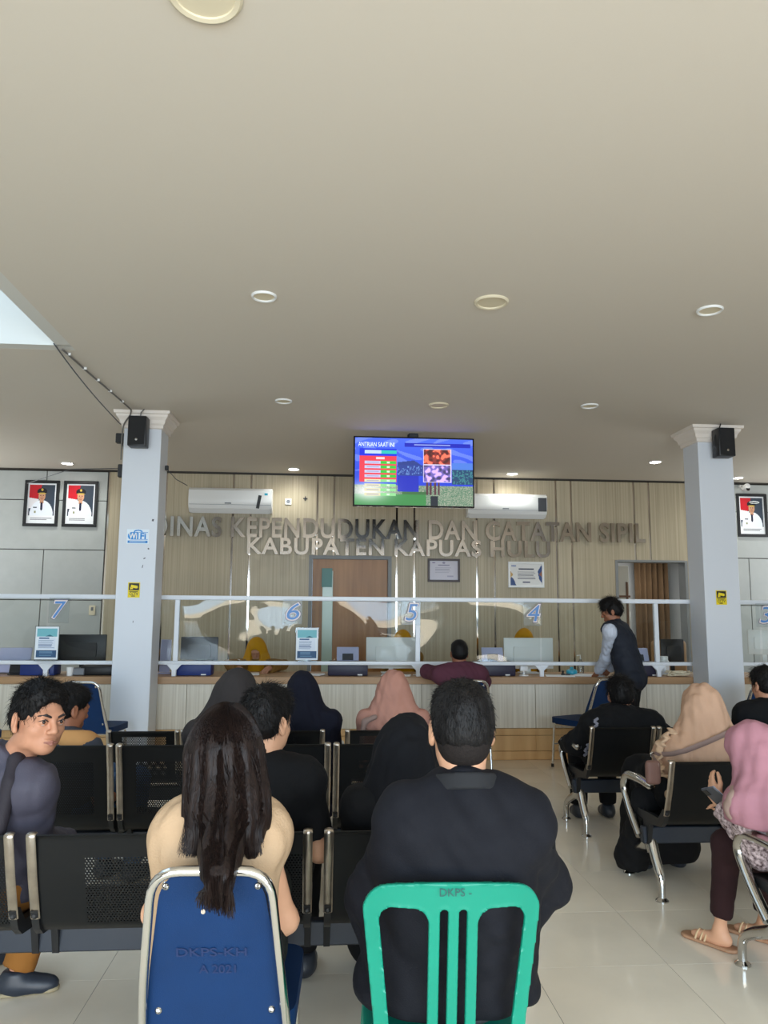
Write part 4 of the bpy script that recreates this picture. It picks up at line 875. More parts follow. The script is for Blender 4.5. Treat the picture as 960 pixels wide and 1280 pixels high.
for s, z, w_, x_ in (('DKPS-KH', .665, .19, -.10), ('A 2021', .62, .10, -.04)):
    o = text_obj('stencil_text', s, (x_, .10-(z-.42)*.333-.001, z), w_, .024, ink, fc, bold=.01); o.rotation_euler = (math.radians(18.4), 0, 0); o['label'] = 'faint dark stencilled lettering'
MB().lathe([(.007, 0), (.006, .003), (.003, .003)], 10, (-.025, -.0165, .782), Matrix.Rotation(PI/2, 4, 'X')).build('eyelet', M['chrome_worn'], fc)
banquet('blue banquet chair in front of the left column, seen from the back', -2.10, 7.02, -8)
banquet('blue banquet chair at the left edge of the counter front', -3.30, 6.85, -60)
banquet('blue banquet chair standing empty at an angle beside the standing man', 2.68, 7.36, 27)
banquet('blue banquet chair under the man in the maroon hood at the counter', 1.33, 7.16, 0)
banquet('blue banquet chair beyond the right column foot at the right edge', 4.03, 6.95, 10)

# ------------------------------------------------------------------ green stacking chair
gc = thing('plastic_chair', 'green moulded plastic chair with two back slots, under the man in the dark jacket', 'chair', (.315, 2.0, 0), math.radians(-2), None)
def back2d(x, z):
    ax = np.abs(x); w = .218-.042*np.clip((.80-z)/.4, 0, 1.2); topz = .874-.42*x*x-np.maximum(ax-.14, 0)**2*2.2
    outer = np.maximum(ax-w, z-topz); dx = np.maximum(ax-(w-.055), 0); dz = np.maximum(z-(topz-.06), 0)
    rcorner = np.sqrt(np.maximum(ax-(w-.05), 0)**2+np.maximum(z-(topz-.05), 0)**2)-.05; outer = np.maximum(outer, rcorner)
    def rb(cx, cz, hx, hz, r): qx = np.abs(x-cx)-hx+r; qz = np.abs(z-cz)-hz+r; return np.sqrt(np.maximum(qx, 0)**2+np.maximum(qz, 0)**2)+np.minimum(np.maximum(qx, qz), 0)-r
    oc = (.0615+w-.043)/2; oh = (w-.043-.0615)/2; h = np.minimum(rb(oc, .62, oh, .185, .036), rb(-oc, .62, oh, .185, .036)); h = np.minimum(h, np.minimum(rb(.0225, .62, .0065, .185, .0062), rb(-.0225, .62, .0065, .185, .0062)))
    return np.maximum(outer, -h)
def yoff(x, z): return -.02-(z-.44)*.20+.0+.9*x*x
def chair_back(x, y, z):
    d2 = back2d(x, z); yy = y-yoff(x, z); rim = .004*np.exp(-(d2/.006)**2); q = np.abs(yy)-(.007+rim)
    return np.maximum(d2+.003, q)*.9
S = Sdf(); S.func(lambda x, y, z: chair_back(x, y, z), (-.225, -.16, .43), (.225, .07, .885)); link('backrest', S.mesh('backrest', .0055, [(V(-.07, -.16, .43), V(.07, .03, .9), .0042)], 0), gc, M['green_plastic'])
S = Sdf(); S.box(V(0, .19, .425), V(.20, .21, .012), .01); S.box(V(0, .41, .41), V(.19, .02, .03), .015, k=.03)
for s in (-1, 1): S.box(V(s*.195, .19, .405), V(.012, .2, .03), .01, k=.02)
link('seat', S.mesh('seat', .011), gc, M['green_plastic'])
for s in (-1, 1):
    for y0, y1, nm in ((-.01, -.05, 'leg'), (.36, .39, 'leg')):
        S = Sdf(); S.rc(V(s*.18, y0, .42), V(s*.215, y1, .012), .026, .018); S.plane(V(0, 0, .0), V(0, 0, -1)); link(nm, S.mesh('leg', .01), gc, M['green_plastic'])
o = text_obj('marker_text', 'DKPS -', (-.035, yoff(0, .85)-.0125, .842), .075, .018, mat('marker_ink', (10, 60, 60), .6), gc); o['label'] = 'black handwritten marker letters'

# ------------------------------------------------------------------ on the counter
CT = .8455
def monitor(label, x, y, w, h, zc, m, rz=0, stand=True, name='monitor'):
    t = thing(name, label, 'monitor', (x, y, CT), math.radians(rz)); z = zc-CT
    MB().box((0, 0, z), (w, .025, h), .006, seg=2).build('shell', m, t)
    MB().prism(rrect(w*.62, h*.5, .02, 3, 0, z-.01), 'y', -.035, -.012).build('back_cover', m, t)
    MB().box((0, .0135, z), (w-.02, .003, h-.02)).build('display', M['black_gloss'], t, 0)
    s = MB(); s.box((0, .005, (z-h/2+.08)/2), (.05, .02, z-h/2+.08), .004); s.box((0, .0, .007), (.22, .15, .012), .004); s.build('stand', m, t)
    return t
mb = monitor('black desktop monitor seen from behind, left of the left column', -2.61, 8.60, .50, .30, 1.10, M['black_plastic'])
monitor('dark grey desktop monitor seen from behind, right of the left column', -1.37, 8.60, .40, .28, 1.09, M['dark_grey_plastic'])
wm = mat('white_monitor_shell', (226, 228, 224), .4)
monitor('white desktop monitor behind the pink-scarf visitor', .72, 8.60, .55, .34, 1.065, wm)
monitor('white desktop monitor right of the man in the maroon hood', 2.265, 8.60, .56, .34, 1.065, wm)
monitor('monitor with a padded black back cover left of the right column', 3.93, 8.60, .30, .26, 1.10, M['black_plastic'], 12)
monitor('pale monitor at the right edge beyond the right column', 5.02, 8.60, .34, .28, 1.20, wm, -20)
def printer(label, x, y, w, body, support=True, black=False, h=.135):
    t = thing('printer', label, 'printer', (x, y, CT)); MB().box((0, 0, h/2), (w, .22, h), .012, seg=2).build('body', body, t); MB().box((0, .02, h+.006), (w-.03, .18, .012), .003).build('lid', M['black_plastic'], t)
    if support:
        MB().box((0, .03, h+.085), (.235, .012, .15), .004, Matrix.Rotation(math.radians(-18), 4, 'X')).build('paper_support', M['lavender'], t); MB().box((0, .012, h+.055), (.115, .012, .07), .002, Matrix.Rotation(math.radians(-18), 4, 'X')).build('dark_guide', M['dark_grey_plastic'], t)
    MB().box((w*.3, -.112, .012), (.05, .006, .012)).build('foot', M['white_plastic'], t, 0)
printer('blue office machine under the left part of the lower rail, left of the left column', -2.93, 8.31, .34, M['blue_plastic'], False)
printer('blue office machine before the dark grey monitor', -1.37, 8.31, .38, M['blue_plastic'], False)
printer('dark purple printer with raised lavender paper support, before the brown door', .235, 8.31, .42, M['purple_plastic'])
printer('dark purple printer with raised lavender paper support, right of the man in the maroon hood', 1.80, 8.31, .44, M['purple_plastic'])
printer('dark printer with lavender paper support behind the standing man', 3.42, 8.31, .40, M['purple_plastic'])
t = thing('laptop', 'open pale laptop near the left edge of the counter', 'laptop', (-3.25, 8.56, CT)); MB().box((0, .02, .01), (.33, .23, .018), .004).build('keyboard_base', M['grey_plastic'], t); MB().box((0, -.115, .14), (.33, .012, .26), .004, Matrix.Rotation(math.radians(-14), 4, 'X')).build('lid', M['lavender'], t)
t = thing('card_reader', 'small black card reader before the pale laptop', 'device', (-3.17, 8.30, CT)); MB().box((0, 0, .07), (.13, .03, .12), .006, Matrix.Rotation(math.radians(-15), 4, 'X')).build('reader_face', M['black_plastic'], t); MB().box((0, 0, .008), (.14, .10, .016), .004).build('reader_base', M['black_plastic'], t)
t = thing('desk_device', 'low dark desk machine with a grey tray beside the left column', 'device', (-2.33, 8.32, CT)); MB().box((0, 0, .05), (.36, .2, .10), .02, seg=2).build('device_body', M['black_plastic'], t); MB().box((-.2, -.07, .04), (.14, .1, .07), .006).build('device_tray', M['grey_plastic'], t); 
t = thing('paper_holder', 'lavender paper holder right beside the left column', 'paper holder', (-1.70, 8.45, CT)); MB().box((0, 0, .19), (.11, .02, .34), .004, Matrix.Rotation(math.radians(-8), 4, 'X')).build('holder_back', M['lavender'], t); MB().box((0, .01, .008), (.13, .12, .016), .003).build('holder_base', M['lavender'], t)
def poster(x, label, seed):
    t = thing('notice_stand', label, 'notice', (x, 8.085, 1.0)); i = Img(50, 72, (236, 242, 248)); i.rect(.06, .05, .94, .30, (120, 190, 200)); i.tri([(.06, .30), (.06, .20), (.3, .14), (.6, .24), (.94, .12), (.94, .30)], (40, 110, 130)); i.rect(.12, .34, .88, .70, (226, 234, 246)); i.rect(.16, .33, .6, .37, (50, 90, 140)); i.lines(.15, .41, .86, 6, .045, (120, 140, 175), seed, .4); i.rect(.06, .72, .94, .95, (44, 84, 124)); i.lines(.2, .77, .8, 3, .05, (120, 160, 190), seed+1, .4)
    MB().box((0, .006, .175), (.24, .006, .345), .002).build('acrylic_holder', M['clear_plastic'], t, 0); MB().box((0, -.02, .004), (.2, .05, .005), .001).build('holder_lip', M['clear_plastic'], t, 0)
    p = picture('print', i.a, .225, .325, (0, .0015, .178), t); return t
poster(-2.81, 'blue and white notice in a clear holder on the rail, beside the number 7', 3); poster(-.195, 'blue and white notice in a clear holder on the rail, below the number 6', 5)
def paper(label, x, y, n=3, w=.21, h=.3, rz=0):
    t = thing('paper_stack', label, 'papers', (x, y, CT), math.radians(rz))
    for k in range(n): MB().box((random.uniform(-.015, .015), random.uniform(-.015, .015), .002+k*.004), (w, h, .003), 0, Matrix.Rotation(random.uniform(-.2, .2), 4, 'Z')).build('sheet', M['paper'], t, 0)
paper('white papers on the counter in front of the standing man', 2.83, 8.24, 4, rz=70); paper('white papers right of the writing officer', -.16, 8.35, 3, rz=80); paper('papers under the writing officer\'s hands', -.80, 8.42, 2, rz=10); paper('white papers left of the man in the maroon hood', 1.11, 8.3, 2, rz=50); paper('papers in front of the right white monitor', 2.50, 8.22, 2, rz=80); paper('papers under the white monitor behind the pink scarf', .75, 8.26, 2, rz=85)
t = thing('tape_dispenser', 'round turquoise dispenser on the counter left of the standing man', 'dispenser', (2.68, 8.36, CT)); MB().lathe([(.045, 0), (.06, .02), (.058, .05), (.03, .065), (.012, .07)], 20).build('dispenser_body', M['cyan_plastic'], t); MB().lathe([(.02, .07), (.02, .085), (.005, .09)], 12).build('dispenser_cap', M['cyan_plastic'], t)
t = thing('sanitizer_bottle', 'clear pump bottle on the counter left of the standing man', 'bottle', (2.80, 8.42, CT)); MB().lathe([(.03, 0), (.034, .01), (.034, .13), (.014, .155), (.014, .17)], 16).build('bottle_body', M['clear_plastic'], t); MB().tube([(0, 0, .165), (0, 0, .21), (-.04, 0, .205)], .006, 8).build('pump', M['white_plastic'], t)
t = thing('ink_stamp', 'small dark stamp set on the counter beside the turquoise dispenser', 'stamp', (2.55, 8.26, CT)); MB().lathe([(.02, 0), (.02, .02), (.01, .03), (.014, .05), (.004, .056)], 12).build('stamp_handle', M['black_plastic'], t); MB().box((.05, 0, .01), (.05, .05, .02), .003).build('ink_pad', M['dark_grey_plastic'], t)
t = thing('white_jar', 'white plastic jar on the counter between the standing man and right column', 'jar', (3.72, 8.36, CT)); MB().lathe([(.05, 0), (.055, .01), (.055, .15), (.04, .17)], 18).build('jar_body', M['white_plastic'], t); MB().lathe([(.045, .168), (.045, .2), (.04, .205)], 18).build('jar_lid', M['white_plastic'], t)
cb = MB()
for k in range(7):
    a = [(-.17+.05*k*.4, random.uniform(-.08, .08), .01)]
    for q in range(9): a.append((random.uniform(-.18, .18), random.uniform(-.07, .07), random.uniform(.008, .06)))
    cb.tube(rounded(a, .05, 5), .005, 6)
t = thing('cable_tangle', 'tangle of pale cables on the counter left of the right column', 'cables', (3.82, 8.19, CT)); o = cb.build('cable_loops', M['cream'], t); o['kind'] = 'stuff'
t = thing('webcam', 'white webcam on a small foot under the right white monitor', 'webcam', (2.12, 8.25, CT)); MB().lathe([(.05, 0), (.05, .01), (.01, .016), (.01, .05)], 16).build('webcam_foot', M['white_plastic'], t); MB().box((0, 0, .075), (.09, .04, .06), .015, seg=2).build('webcam_head', M['white_plastic'], t)
for x_, l_ in ((-2.45, 'office cup at the left column'), ):
    t = thing('paper_cup', 'white paper cup on the counter near the left column', 'cup', (-2.60, 8.2, CT)); MB().lathe([(.028, 0), (.036, .085), (.034, .085), (.027, .004)], 16).build('cup_wall', M['paper'], t)
# passage room: curtain, broom, flag standard
t = thing('curtain', 'brown pleated curtain hanging in the passage behind the counter', 'curtain', (5.75, 13.3, .1)); n = 40; xs = np.linspace(-.30, .30, n); v = [(x, .05*math.sin(k*.95)+.01*math.sin(k*2.3), z) for z in (0, .8, 1.6, 2.4) for k, x in enumerate(xs)]
f = [(r*n+k, r*n+k+1, (r+1)*n+k+1, (r+1)*n+k) for r in range(3) for k in range(n-1)]; m = MB().add(v, f); o = m.build('cloth', M['tan_curtain'], t, 80); sd = o.modifiers.new('thickness', 'SOLIDIFY'); sd.thickness = .006
MB().tube([(-.5, 0, 2.43), (.5, 0, 2.43)], .012, 8).build('curtain_rail', M['chrome'], t)
t = thing('broom', 'white-handled broom leaning in the passage behind the counter', 'broom', (4.95, 12.3, 0)); MB().tube([(-.12, 0, .12), (.10, .3, 1.55)], .018, 8).build('broom_handle', M['white_plastic'], t); MB().box((-.13, 0, .07), (.3, .06, .12), .015).build('broom_head', M['blue_plastic'], t)
t = thing('picture_board', 'pale board with a brown wooden cross bar standing in the passage opening', 'board', (4.50, 11.55, 0)); MB().box((0, .02, 1.15), (.28, .02, 2.2), .004).build('board_sheet', mat('board_sheet', (214, 205, 186), .5), t); MB().box((.10, 0, 1.0), (.03, .03, 2.0), .003).build('wood_post', mat('brown_wood', (110, 76, 52), .5), t); MB().box((0, 0, 1.78), (.3, .025, .03), .003).build('wood_bar', mat('brown_wood2', (110, 76, 52), .5), t)
def office_chair(label, x, y, m, h=.95):
    t = thing('office_chair', label, 'chair', (x, y, 0)); S = Sdf(); S.box(V(0, .02, h-.24), V(.23, .035, .24), .034); link('backrest', S.mesh('backrest', .02), t, m); S = Sdf(); S.box(V(0, -.24, .46), V(.24, .24, .045), .04); link('seat', S.mesh('seat', .02), t, m)
    s = MB(); s.tube([(0, -.22, .42), (0, -.22, .08)], .03, 8); s.tube([(0, .0, .45), (0, .05, .62)], .02, 8); s.build('gas_column', M['black_plastic'], t)
    for k in range(5): a = k*2*PI/5; MB().tube([(0, -.22, .09), (.28*math.cos(a), -.22+.28*math.sin(a), .05)], .02, 6).build('base_arm', M['black_plastic'], t); MB().lathe([(.025, -.012), (.025, .012)], 10, (.28*math.cos(a), -.22+.28*math.sin(a), .026), Matrix.Rotation(PI/2, 4, 'X')).build('caster', M['black_plastic'], t)
office_chair('tan backed office chair behind the black padded monitor', 4.35, 9.6, mat('tan_leather', (176, 138, 96), .5), 1.18)
# ------------------------------------------------------------------ visitors and officers
def cloth(name, c, rough=.8, noise=.06, bump=.25, bs=300, ns=(9, 9, 9), c2=None, sheen=0): return mat(name, c, rough, 0, noise, ns, bump, bs, spec=.25, c2=c2, sheen=sheen)
C_ = {}
C_['beige_knit'] = cloth('beige_knit', (184, 154, 122), .9, .06, .5, 160)
C_['navy_jacket'] = cloth('dark_navy_jacket', (15, 16, 23), .8); C_['black'] = cloth('black_cotton', (12, 13, 16), .85); C_['grey_jacket'] = cloth('grey_purple_jacket', (70, 68, 80), .6)
C_['black_scarf'] = cloth('black_scarf', (10, 11, 16), .85); C_['charcoal'] = cloth('charcoal_scarf', (50, 46, 46), .85); C_['navy'] = cloth('navy_scarf', (17, 19, 33), .85); C_['pink'] = cloth('dusty_pink_scarf', (172, 125, 110), .85)
C_['maroon'] = cloth('maroon_hoodie', (92, 52, 66), .9); C_['vest'] = cloth('charcoal_vest', (34, 38, 48), .7); C_['shirt'] = cloth('pale_striped_shirt', (196, 202, 216), .8, .1, 0, ns=(90, 90, 1)); C_['beige'] = cloth('beige_scarf', (182, 147, 122), .85); C_['rose'] = cloth('mauve_pink_scarf', (164, 116, 126), .85)
C_['robe'] = cloth('greige_robe', (164, 139, 128), .85); C_['maroon_dark'] = cloth('dark_maroon_trousers', (44, 24, 26), .85); C_['mustard'] = cloth('mustard_scarf', (190, 136, 22), .85); C_['khaki'] = cloth('khaki_uniform', (134, 100, 48), .85)
C_['jeans'] = cloth('blue_jeans', (60, 84, 116), .9); C_['grey_trousers'] = cloth('grey_trousers', (74, 74, 80), .85); C_['brown_trousers'] = cloth('brown_trousers', (140, 92, 40), .85); C_['orange'] = cloth('ochre_yoke', (190, 140, 88), .85); C_['slate'] = cloth('slate_shirt', (64, 68, 78), .85); C_['strap'] = cloth('dark_strap', (44, 40, 46), .7)
C_['floral'] = cloth('floral_sleeve', (216, 196, 196), .8, 1, .1, ns=(75, 75, 75), c2=(52, 24, 30)); C_['zigzag'] = cloth('patterned_skirt', (34, 40, 36), .85, 1, .2, ns=(25, 25, 90), c2=(14, 15, 16)); C_['bag'] = cloth('brown_bag', (112, 84, 76), .55); C_['strip'] = cloth('taupe_strap', (134, 112, 104), .6)
leather = mat('dark_sneaker', (36, 42, 52), .45); sole = mat('shoe_sole', (150, 138, 110), .7); sandal = mat('tan_sandal', (168, 128, 98), .55)

# 1 long-haired woman in a sleeveless knit top
OX, OY, OZ = .006, .12, -.010
def W1(x, y, z): return V(x+OX, y+OY, z+OZ)
J = sit(-.270, 2.26, .495, 0, (-.270, 2.22, 1.128), hy=0, hp=-2, sh=.116, w=.9, hs=1.0, shdrop=.065, as_=.78, arms={'R': [(-.098, 2.27, .655), (-.16, 2.48, .62)], 'L': [(-.455, 2.27, .68), (-.37, 2.48, .64)]})
p = skin_body(J, 'person', 'woman with very long dark hair in a sleeveless beige knit top on the blue chair', M['skin_pale'], res=.010, ears=False)
def wide_shoulder(S):
    S.rc(J['sL']+V(-.004, -.02, -.05), J['sL']+V(-.012, -.015, -.30), .052, .056, k=.05); S.rc(J['sR']+V(-.02, -.03, -.05), J['sR']+V(-.03, -.03, -.30), .045, .05, k=.05)
    for n, sd in (('L', -1), ('R', 1)): q_ = J['s'+n]+V(sd*.008, -.005, -.030); S.rc(J['s'+n]+V(-sd*.03, 0, .0), q_, .047, .050, k=.03, cut=(q_+V(sd*.005, 0, -.03), unit(V(sd*.55, 0, -1))))
top_garment(p, J, C_['beige_knit'], 'knit_top', .018, 0, .009, 3, .008, 20, collar=.02, hem=.50, collar_r=.062, extra=wide_shoulder, armhole=False)
legwear(p, J, C_['zigzag'], 'skirt', .012, end=1.9)
S = Sdf(); R, c, H = J['HR'], J['head'], M['long_hair']; q = lambda *a: c+R@V(*a)
S.ell(q(0, -.016, .028), V(.085, .106, .093), R, .03); S.ell(q(0, -.05, -.02), V(.087, .075, .10), R, .04); S.rc(q(-.025, -.055, -.02), W1(-.295, 2.01, .99), .075, .07, k=.05); S.rc(q(.03, -.055, -.02), W1(-.215, 2.01, .99), .075, .07, k=.05)
S.rc(W1(-.30, 2.005, 1.02), W1(-.315, 1.955, .92), .055, .026, k=.05); S.rc(W1(-.215, 2.005, 1.02), W1(-.185, 1.955, .915), .06, .026, k=.05); S.rc(W1(-.25, 1.99, 1.0), W1(-.25, 1.865, .93), .06, .05, k=.05); S.rc(W1(-.25, 1.865, .93), W1(-.245, 1.785, .885), .045, .034, k=.04); S.rc(W1(-.245, 1.785, .90), W1(-.240, 1.782, .86), .034, .018, k=.03)
S.ell(q(0, .105, -.03), V(.06, .07, .10), R, .012, 's')
def groove(x, y, z):
    a = np.arctan2(x-OX+.255, -(y-OY-2.22)); k = np.clip((1.20-z)/.08, 0, 1); return k*(.0035*np.sin(a*34+4*np.sin(z*5))+.0025*np.sin(a*83+7*np.sin(z*4+1)))
S.noise(groove, .03); hm = child(p, J, 'hair', S, H, .0065)
from mathutils import kdtree
kd = kdtree.KDTree(len(hm.data.vertices)); hn = [v.normal.copy() for v in hm.data.vertices]
for v in hm.data.vertices: kd.insert(v.co, v.index)
kd.balance(); OV = Vector(map(float, J['o']))
mb_ = MB(); rr = random.Random(4)
for k in range(1500):                                           # loose strands lying on the mass of hair
    u = rr.uniform(-1, 1); ang = u*1.3; rt = rr.uniform(-.06, .045); side = math.sin(ang); back = math.cos(ang)
    c0 = q(.03*u, rt, .128-2.4*(rt+.016)**2); pts = [c0, q(.062*side, -.016-.079*back, .102), q(.088*side, -.018-.106*back, .035)]
    if abs(u) > .75: pts[1] = q(.062*side, rt*.8-.02, .093)
    w_ = -.257+.088*u+rr.uniform(-.012, .012); pts.append(W1(-.255+.094*side, 2.07-.107*back+.02, 1.05)); pts.append(W1(w_, 1.945-.02*(1-abs(u)), .98))
    if abs(u) < .55 and rr.random() < .85: ex_ = -.246+.040*u/.55+rr.uniform(-.006, .006); pts += [W1(-.25+.07*u, 1.835, .955), W1(ex_, 1.752+.012*abs(u), .905), W1(ex_, 1.748+rr.uniform(-.004, .004), .88), W1(ex_+rr.uniform(-.006, .006), 1.752, .828+.04*rr.random()-.025*u)]
    else: pts += [W1(w_+.012*u, 1.925, .90+rr.random()*.04)]
    P_ = [Vector(map(float, a)) for a in pts]; sm = []
    for i in range(len(P_)-1):
        a0 = P_[max(i-1, 0)]; a1 = P_[i]; a2 = P_[i+1]; a3 = P_[min(i+2, len(P_)-1)]
        for t in (0, .34, .67): sm.append(.5*((2*a1)+(-a0+a2)*t+(2*a0-5*a1+4*a2-a3)*t*t+(-a0+3*a1-3*a2+a3)*t**3))
    sm.append(P_[-1]); n_ = len(sm); lift_ = .001+.003*rr.random()
    for i in range(n_):
        v = sm[i]-OV; co, ix, ds = kd.find(v)
        free = (i > n_-4 and v.z < co.z)
        sm[i] = v if free else co+(v-co-hn[ix]*(v-co).dot(hn[ix]))*.9+hn[ix]*lift_
    sm = [sm[0]]+[(sm[i-1]+sm[i]*2+sm[i+1])/4 for i in range(1, n_-1)]+[sm[-1]]; mb_.tube(sm, [.0013*(1-.6*i/n_) for i in range(n_)], 3, cap=False)
o = mb_.build('hair_strands', H, p); o['kind'] = 'stuff'

# 2 man in a dark jacket on the green chair
J = sit(.355, 2.20, .455, 0, (.375, 2.15, 1.192), hp=-3, sh=.152, w=1.0, hs=1.0, shdrop=.088, arms={'L': [(.135, 2.24, .73), (.17, 2.46, .60)], 'R': [(.625, 2.24, .745), (.57, 2.46, .58)]})
p = skin_body(J, 'person', 'man with cropped black hair in a dark navy jacket on the green chair', M['skin_pale'], res=.011, hres=.0055)
hair_short(p, J, M['hair'], .0055, 2, .002, .008, -.060, .05, 300, .009, 3600, .011, .3, .0008)
S = Sdf(); R, c = J['HR'], J['head']; S.ell(c+R@V(0, -.040, -.03), V(.0745, .0705, .075), R, .02); S.ell(c+R@V(0, -.018, .02), V(.0785, .09, .08), R, .02); S.ell(c+R@V(0, .13, -.06), V(.09, .115, .14), R, .02, 's'); S.plane(c+R@V(0, 0, -.088), R@V(0, .3, -1)); S.plane(c+R@V(0, 0, .01), R@V(0, 0, 1)); S.noise(spikes(9, .0012, 420), .02)
for sd in (-1, 1): S.ell(c+R@V(sd*.092, -.005, -.02), V(.026, .03, .046), R, .008, 's')
child(p, J, 'cropped_nape', S, mat('nape_stubble', (38, 32, 29), .8, 0, 1, (260, 260, 260), .5, 500, c2=(24, 20, 20), spec=.2), .0055, label='shorter, lighter hair at the nape')
def ex(S):
    for sd in (-1, 1): S.rc(J['s'+'LR'[sd > 0]]-V(0, .03, .02), J['s'+'LR'[sd > 0]]*.5+J['chest']*.5-V(0, .08, .02), .05, .045, k=.05)
    S.ell(J['chest']-V(0, .02, .10), V(.205, .13, .20), None, .08); S.ell(J['pelvis']+V(-.005, 0, .07), V(.235, .16, .16), None, .08); S.ell(J['pelvis']+V(-.02, 0, -.04), V(.25, .17, .08), None, .05)
    for sd, n in ((-1, 'L'), (1, 'R')): S.rc(J['neck']+V(sd*.05, -.008, -.040), J['s'+n]+V(0, 0, .008), .060, .062, k=.04)
J_arm = J['as_']; top_garment(p, J, C_['navy_jacket'], 'jacket', .024, 1.95, .0085, 8, .013, 13, collar=.02, hem=.49, collar_r=.072, extra=ex)
S = Sdf(); N = J['neck']; S.rc(N+V(0, -.002, -.03), N+V(0, .004, .07), .100, .084, k=.01); S.rc(N-V(0, -.005, .06), N+V(0, .005, .11), .074, .070, mode='s', k=.004); S.plane(N+V(0, -.08, .056), V(0, .30, 1)); S.plane(N+V(0, -.08, .012), V(0, -.30, -1)); child(p, J, 'collar', S, mat('collar_dark', (19, 20, 24), .85), .006, label='stand-up collar')
S = Sdf(); 
for n, sd in (('L', -1), ('R', 1)): S = Sdf(); a_ = J['s'+n]+V(-sd*.02, -.055, .064); b_ = J['s'+n]+V(sd*.055, -.052, .015); S.rc(a_, b_, .010, k=.004); S.rc(b_, J['s'+n]+V(sd*.075, -.03, -.055), .010, k=.01); child(p, J, 'shoulder_flap', S, C_['black'], .005)
legwear(p, J, C_['grey_trousers'], 'trousers', .02); shoes(p, J, leather)

# 3 boy in a black T-shirt, first bench
J = sit(-.225, 3.05, .42, -8, (-.21, 2.93, 1.105), hy=-28, hp=-6, sh=.16, hs=.98)
p = skin_body(J, 'person', 'young man in a black T-shirt with short black hair, head turned right, beside long-haired woman', M['skin_pale'], hres=.006)
hair_short(p, J, M['hair'], .006, 3, .003, .014, -.05, .055, 170, .008, 2600, .022, .45); top_garment(p, J, C_['black'], 't_shirt', .018, .75, .011, 11, .006, 22, collar=.012, hem=.46, collar_r=.060); legwear(p, J, C_['black']); shoes(p, J, leather)

# 4 man in a grey jacket looking back
J = sit(-1.20, 3.08, .42, -30, (-1.03, 2.94, 1.116), hy=-100, hp=-3, hr=-4, sh=.142, w=1.0, hs=1.03, shdrop=.07, noff=(-.095, .02, -.01), arms={'R': [(-1.035, 2.99, .66), (-.98, 3.22, .60)], 'L': [(-1.38, 3.06, .68), (-1.25, 3.28, .60)]})
J['aL'] = V(-1.46, 3.56, .075); J['aR'] = V(-1.20, 3.35, .075); J['tL'] = V(.8, .6, 0); J['tR'] = V(.985, .17, 0); J['kL'] = V(-1.42, 3.50, .47); J['kR'] = V(-1.10, 3.42, .47)
p = skin_body(J, 'person', 'man in a grey jacket with shoulder strap turning round to face the room', M['skin'], res=.012, hres=.0042)
hair_short(p, J, M['hair'], .005, 4, .003, .014, -.045, .078, 170, .006, 3000, .019, .5, .0009)
R, c, k_ = J['HR'], J['head'], J['hs']; eye_w = mat('eye_white', (196, 184, 178), .3); iris = mat('iris_brown', (30, 18, 14), .2); brow = mat('brow_hair', (34, 26, 26), .7); lip = mat('lip', (146, 96, 82), .55)
for sd in (-1, 1):
    e = c+R@(V(sd*.0325, .0765, -.0035)*k_); m = MB(); m.lathe([(.0004, -.0135), (.007, -.0118), (.0118, -.0068), (.0136, 0), (.0118, .0068), (.007, .0118), (.0004, .0135)], 14, tuple(e-J['o'])); ey = m.build('eye', eye_w, p)
    look = unit(R@V(.05, 1, .02)+V(0, -.25, .05)); ci = e+look*.0112; S = Sdf(); S.ell(ci, V(.0062, .0062, .0062), None, .001); child(ey, J, 'iris', S, iris, .0016)
    S = Sdf(); a = [(sd*.014, .092, .0135), (sd*.032, .091, .021), (sd*.052, .074, .0165)]; pp = [c+R@(V(*t)*k_) for t in a]; S.rc(pp[0], pp[1], .0042, .0046, k=.003); S.rc(pp[1], pp[2], .0046, .0025, k=.003); child(p, J, 'eyebrow', S, brow, .0022)
    S = Sdf(); pp = [c+R@(V(*t)*k_) for t in ((sd*.017, .0865, -.002), (sd*.032, .0905, .0055), (sd*.049, .079, -.001))]; S.rc(pp[0], pp[1], .0016, .0022, k=.002); S.rc(pp[1], pp[2], .0022, .0016, k=.002); child(p, J, 'eyelid', S, brow, .0014)
S = Sdf(); pp = [c+R@(V(*t)*k_) for t in ((-.024, .0905, -.071), (0, .0985, -.0665), (.024, .0905, -.071), (0, .097, -.0775))]; S.rc(pp[0], pp[1], .0018, .0036, k=.004); S.rc(pp[1], pp[2], .0036, .0018, k=.004); S.rc(pp[0], pp[3], .0018, .0042, k=.004); S.rc(pp[3], pp[2], .0042, .0018, k=.004); child(p, J, 'lips', S, lip, .0022)
top_garment(p, J, C_['grey_jacket'], 'jacket', .024, 1.9, .009, 14, .011, 16, collar=.045, hem=.47, collar_r=.072)
S = Sdf(); n_ = J['neck']; a0 = J['sR']*.55+n_*.45
for a, b in ((a0+V(0, .03, .075), a0+V(0, -.05, .065)), (a0+V(0, -.05, .065), a0+V(.005, -.10, .0)), (a0+V(.005, -.10, .0), a0+V(-.01, -.135, -.16))): S.rc(a, b, .026, k=.01)
child(p, J, 'shoulder_strap', S, C_['strap'], .008); legwear(p, J, C_['brown_trousers'], 'trousers', .02); shoes(p, J, leather)
for n in 'LR':
    S = Sdf(); a, t = J['a'+n], J['t'+n]; S.rc(a+V(0, 0, -.062)-t*.035, a+V(0, 0, -.062)+t*.13, .043, .036, k=.02); S.plane(V(0, 0, .022), V(0, 0, 1)); S.plane(V(0, 0, .001), V(0, 0, -1)); child([o_ for o_ in p.children if o_.name.startswith('shoe')]['LR'.index(n)], J, 'shoe_sole', S, sole, .009)

